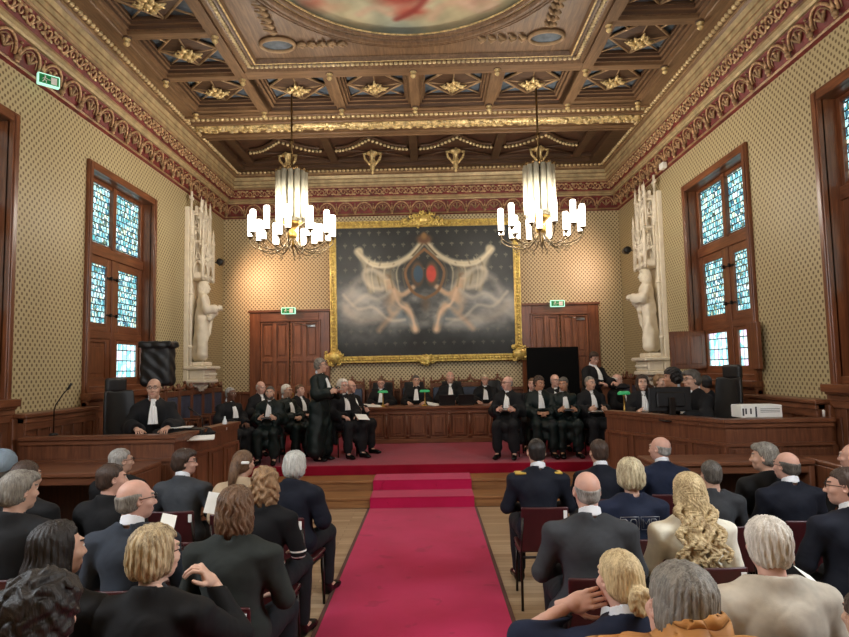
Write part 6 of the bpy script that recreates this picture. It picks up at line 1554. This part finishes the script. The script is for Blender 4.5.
ob = link('judicial_cap', bpy.data.objects['judicial_cap'].data, None, tuple(at(623, 389, Y=11.5))); tag(ob, 'black cloth cap held up beside the bald elderly man', 'hat')
o, J, _r2 = seated(642, 375, 10.0, -8, ZD, 'smiling dark-haired woman in black robe behind the right desk', 'meeting', jabot=True, arms='hold', hr=('bob', 'darkbrown'), kind='f', skin='pale', yaw=-5, seed=2)
papers(o, 'white papers held by the smiling woman', .2, .28)
seated(660, 374, 10.15, 30, ZD, 'brown-haired person mostly hidden behind the curly-haired one', 'meeting', jabot=True, arms='lap', hr=('short', 'lightbrown'), kind='f', skin='pale', seed=0)
seated(671, 369, 9.5, -75, ZD, 'person with a mass of dark curly hair facing left behind the right desk', 'meeting', jabot=False, arms='lap', hr=('curly', 'black'), skin='tan', yaw=-25, seed=1)
seated(691, 370, 8.25, -62, .5, 'clerk with receding dark hair in profile at the right desk', jabot=True, arms='desk', hr=('side_part', 'darkgrey'), glasses=True, skin='light', yaw=-20, seed=2)
seated(704, 375, 9.6, -120, .455, 'dark-haired robed person turned away behind the clerk at the right desk', 'meeting', arms='lap', hr=('short', 'black'), skin='tan', yaw=-40, seed=1, collar=False)
oc = office_chair(.8); p_ = at(712, 395, Y=8.6); oc.location = (p_[0], 8.55, .5); oc.rotation_euler = (0, 0, PI / 2 + .3); tag(oc, 'tall black office chair with headrest behind the right desk', 'chair')

# ------------------------------------------------------------------ audience
def aud(px, ytop, label, Y=None, face=0, chair=True, **kw):
    if Y is None: Y = float(at(px, ytop, Z=1.312)[1])
    kw.setdefault('outfit', 'suit')
    o, J, rz = seated(px, ytop, Y, face, 0.0, label, **kw)
    if chair: c = put_chair(o.location[0], o.location[1], rz, 'dark red plastic meeting chair under the ' + (label.split(',')[0] if len(label.split(',')[0].split()) < 9 else ' '.join(label.split()[:7]))); c.scale = (min(o.scale[0], 1.0),) * 3; c.location.z = 0
    return o, J
aud(4, 452, 'person in a grey-blue knitted cap at the left edge', Y=4.9, cloth='darkgreen', outfit='coat', hr=('crop', 'darkgrey'), hold=None, collar=False); beanie_owner = PEOPLE[-1]
aud(27, 460, 'person with dark brown hair behind the man in the black coat at the left edge', Y=4.55, cloth='blackcloth', hr=('short', 'darkbrown'), collar=False, yaw=-10)
aud(20, 471, 'dark grey-haired man in a black coat near the left edge', Y=3.95, cloth='blackcloth', outfit='coat', hr=('side_part', 'pepper'), yaw=-28, collar=False, wd=1.1, seed=1)
aud(60, 521, 'woman with straight long black hair and a black cardigan', Y=2.75, cloth='blackcloth', hr=('long', 'black'), kind='f', yaw=-35, collar=False, seed=1)
aud(44, 577, 'person with bushy black hair in the bottom left corner', Y=1.95, cloth='blackcloth', outfit='coat', hr=('curly', 'black'), kind='f', collar=False, seed=0, wd=1.05)
aud(122, 448, 'grey-haired man with glasses in a black coat before the left table', cloth='blackcloth', outfit='coat', hr=('short', 'grey'), glasses=True, yaw=-45, collar=False, seed=2)
aud(113, 463, 'dark-haired man in black between the grey-haired man and the bald man', Y=4.75, cloth='blackcloth', outfit='coat', hr=('short', 'darkbrown'), yaw=-50, collar=False, skin='pink', seed=1)
aud(137, 478, 'bald man with glasses in a dark blue-grey suit', Y=3.75, cloth='slate', hr=('fringe', 'pepper'), glasses=True, yaw=-48, skin='pink', wd=1.12, seed=2)
aud(185, 449, 'dark-haired man with glasses in a grey suit looking right', cloth='grey_suit', hr=('side_part', 'darkbrown'), glasses=True, yaw=-62, skin='pink', wd=1.1, seed=1)
o, J = aud(244, 450, 'woman with tied brown hair and a beige coat', cloth='beige', outfit='coat', hr=('ponytail', 'brown'), kind='f', yaw=-25, collar=False, seed=1)
hc = MB().box(-.035, .035, -.02, .0, -.012, .012, 0, .006).build('hair_clip', 'paper', o, J['head'] + np.array([.05, -.12, .03]))
o_b = o
aud(266, 468, 'woman with curly light brown hair in a black cardigan with white stripes', cloth='striped', hr=('curly_bob', 'lightbrown'), kind='f', collar=False, face=-8, seed=2)
aud(296, 451, 'woman with a silver bob in a navy coat by the aisle', cloth='darknavy', outfit='coat', hr=('thin_bob', 'silver'), kind='f', collar=False, face=-12, yaw=-10, seed=1)
aud(237, 486, 'woman with a brown bob and dark green-grey sweater', Y=3.5, cloth='darkgreen', hr=('bob', 'brown'), kind='f', collar=False, face=-6, wd=1.12, seed=2)
o, J = aud(157, 525, 'woman with short streaked blond hair resting her hand on her cheek', Y=2.75, cloth='blackcloth', hr=('short_bob', 'streaked'), kind='f', arms={1: 'face'}, yaw=-32, collar=False, glasses=True, skin='pale', wd=1.08, seed=1)
# right block
o, J = aud(536, 438, 'uniformed officer with gold epaulettes seated alone by the aisle', Y=5.6, cloth='darknavy', hr=('crop', 'black'), skin='light', wd=1.08, seed=0)
ep = MB()
for s_ in (-1, 1): ep.box(s_ * .09, s_ * .20, -.055, .055, -.012 + .0, .012, 0, .01)
e_ = ep.build('epaulettes', 'epaulette', o, J['neck'] + np.array([0, 0.0, -.018]))
for s_ in (-1, 1): pass
aud(586, 470, 'bald man in a dark grey suit with long coat tails', Y=3.85, cloth='charcoal', hr=('shaved', 'grey'), skin='pink', wd=1.15, tails=True, seed=0)
aud(598, 439, 'dark-haired man in a dark blue suit in the front row right of the officer', cloth='darknavy', hr=('short', 'darkbrown'), yaw=8, wd=1.05, seed=1)
o, J = aud(629, 458, 'woman with short blond hair and lettering in studs on the back of her navy jacket', Y=4.6, cloth='navy', hr=('short_bob', 'ashblond'), kind='f', collar=False, wd=1.02, seed=2)
lt = MB(); yb_ = -.143
def seg(*p): lt.tube([(x, yb_ + .0, z) for x, z in p], .0035, 4)
for cx0, cx1 in ((-.135, -.01), (.005, .13)):
    lt.tube([(cx0, yb_, .405), (cx1, yb_, .405), (cx1, yb_, .49), (cx0, yb_, .49)], .003, 4, closed=True)
def letter(cx0, ch):
    w, z0, z1 = .042, .42, .475
    L_ = {'D': [[(0, 0), (0, 1), (.6, 1), (1, .7), (1, .3), (.6, 0), (0, 0)]], 'O': [[(.2, 0), (0, .3), (0, .7), (.2, 1), (.8, 1), (1, .7), (1, .3), (.8, 0), (.2, 0)]], 'M': [[(0, 0), (0, 1), (.5, .4), (1, 1), (1, 0)]], 'B': [[(0, 0), (0, 1), (.7, 1), (.9, .75), (.7, .52), (0, .52)], [(.7, .52), (1, .28), (.75, 0), (0, 0)]]}[ch]
    for s in L_: seg(*[(cx0 + w * a, z0 + (z1 - z0) * c) for a, c in s])
for cx0, ch in ((-.125, 'D'), (-.068, 'O'), (.018, 'M'), (.074, 'B')): letter(cx0, ch)
lt.build('jacket_lettering', 'steel', o)
aud(659, 436, 'bald man in a navy suit in the front row looking left', cloth='navy', hr=('shaved', 'grey'), skin='pink', yaw=40, wd=1.05, seed=1)
aud(687, 473, 'woman with long wavy blond hair in a cream jacket', Y=4.0, cloth='creamcoat', hr=('wavy_long', 'blond'), kind='f', collar=False, wd=1.1, seed=2)
aud(710, 460, 'dark grey-haired man in a charcoal jacket behind the blond woman', Y=5.1, cloth='charcoal', hr=('short', 'darkgrey'), collar=False, wd=1.05, seed=0)
aud(763, 443, 'grey-haired man in a black coat in profile before the right desk', cloth='blackcloth', outfit='coat', hr=('side_part', 'pepper'), yaw=55, collar=False, skin='light', seed=1)
aud(785, 451, 'bald man with a ring of dark hair in a dark navy sweater and white collar', Y=5.1, cloth='darknavy', hr=('fringe', 'darkgrey'), glasses=True, yaw=25, wd=1.12, skin='pink', seed=2)
aud(851, 443, 'bald man in black at the right edge', Y=5.5, cloth='blackcloth', hr=('shaved', 'grey'), yaw=40, skin='pink', wd=1.05, collar=False, seed=0)
aud(843, 467, 'dark-haired man with glasses in a dark navy suit at the right edge looking left', Y=4.0, cloth='darknavy', hr=('short', 'darkbrown'), glasses=True, yaw=55, skin='pink', wd=1.1, seed=1)
aud(765, 517, 'white-haired man in a beige jacket', Y=2.85, cloth='khaki', outfit='coat', hr=('full_short', 'white'), collar=False, wd=1.12, skin='pink', seed=2)
aud(617, 549, 'woman with blond hair in a braided bun and a navy blazer, hand behind her neck', Y=2.55, cloth='navy', hr=('bun', 'blond'), kind='f', arms={-1: 'neck'}, yaw=8, skin='pink', face=12, seed=1)
aud(684, 540, 'grey-haired man in an ochre quilted jacket at the bottom', Y=1.98, cloth='quilt', outfit='quilt', hr=('side_part', 'pepper'), yaw=14, roll=8, collar=False, sink=(.025, 0, .065), wd=1.45, skin='pink', seed=2, face=-6)
aud(862, 590, 'person in a navy jacket cut off by the right edge of the photo', Y=2.5, cloth='navy', hr=('short', 'darkbrown'), seed=0, collar=False)
# knitted cap of the person at the edge
f = Field((-.13, -.15, -.06), (.13, .13, .17), .007); f.ell((0, -.02, .035), (.094, .112, .105), .01); f.half(lambda X, Y, Z: .0 - Z + .25 * Y, .0); f.disp(lambda X, Y, Z: .003 * np.sin(np.arctan2(X, Y + .02) * 40)); V, F = f.mesh()
link('knitted_cap', Geo().add(V, F).mesh('knitted_cap', ['cloth_greyblue']), beanie_owner, (0, .045, .75))
# papers in the audience
sheet(tuple(at(213, 503, Y=4.6)), .2, 'pale blue-white leaflet held up by the woman in the beige coat', .10, .16, (1.0, .2), 1)
sheet(tuple(at(168, 522, Y=3.1)), .4, 'white leaflet between the bald man and the dark-haired man in grey', .07, .10, (.6, .3), 1)
sheet(tuple(at(818, 586, Y=3.05)), .5, 'white leaflet beside the white-haired man in the beige jacket', .14, .2, (.5, .5), 1)
sheet(tuple(at(610, 629, Y=2.6)), .2, 'white leaflet at the bottom edge below the woman with the bun', .1, .16, (1.2, .4), 1)
# empty chairs in view
for px, yt, Yc, lab in ((62, 516, 4.35, 'empty dark red chair behind the black-haired woman'), (196, 512, 4.7, 'empty dark red chair behind the man in the grey suit'), (445 + 385, 500, 4.75, 'empty dark red chair near the right edge')):
    p = at(px, yt, Y=Yc); put_chair(p[0], p[1], 0, lab)
# ------------------------------------------------------------------ light
w = bpy.data.worlds.new('world'); SC.world = w; w.use_nodes = True
w.node_tree.nodes['Background'].inputs[0].default_value = (.62, .74, .9, 1); w.node_tree.nodes['Background'].inputs[1].default_value = .6
def spot(name, loc, target, energy, color, size, blend=1.0, rad=.05):
    l = bpy.data.lights.new(name, 'SPOT'); l.energy = energy; l.color = color; l.spot_size = size; l.spot_blend = blend; l.shadow_soft_size = rad
    o = link(name, l, None, loc); d = Vector(target) - Vector(loc); o.rotation_euler = d.to_track_quat('-Z', 'Y').to_euler(); return o
spot('left_statue_spot', (L + .5, 13.75, 4.42), (-3.3, 15, 3.9), 72, (1, .60, .38), 2.3)
spot('right_statue_spot', (R - .5, 13.6, 4.42), (3.0, 15, 4.2), 50, (1, .68, .52), 2.2)
for X_, sg in ((L, 1), (R, -1)):  # area lamps added in the unseen rear windows as fill for the audience
    l = bpy.data.lights.new('daylight_fill', 'AREA'); l.shape = 'RECTANGLE'; l.size = 1.9; l.size_y = 3.2; l.energy = DAY_FILL; l.color = (.86, .93, 1)
    o = link('daylight_fill', l, None, (X_ - sg * .12, (WINS[2][0] + WINS[2][1]) / 2, 3.4)); o.rotation_euler = Vector((sg, .25, -.35)).to_track_quat('-Z', 'Y').to_euler()
SC.view_settings.view_transform = 'Standard'; SC.view_settings.look = 'None'; SC.view_settings.gamma = 1; SC.view_settings.use_curve_mapping = False
SC.view_settings.exposure = EXPO
SC.cycles.max_bounces = 8; SC.cycles.diffuse_bounces = 5; SC.cycles.glossy_bounces = 3; SC.cycles.caustics_reflective = False; SC.cycles.caustics_refractive = False
SC.cycles.use_denoising = True; SC.cycles.sample_clamp_indirect = 4.0
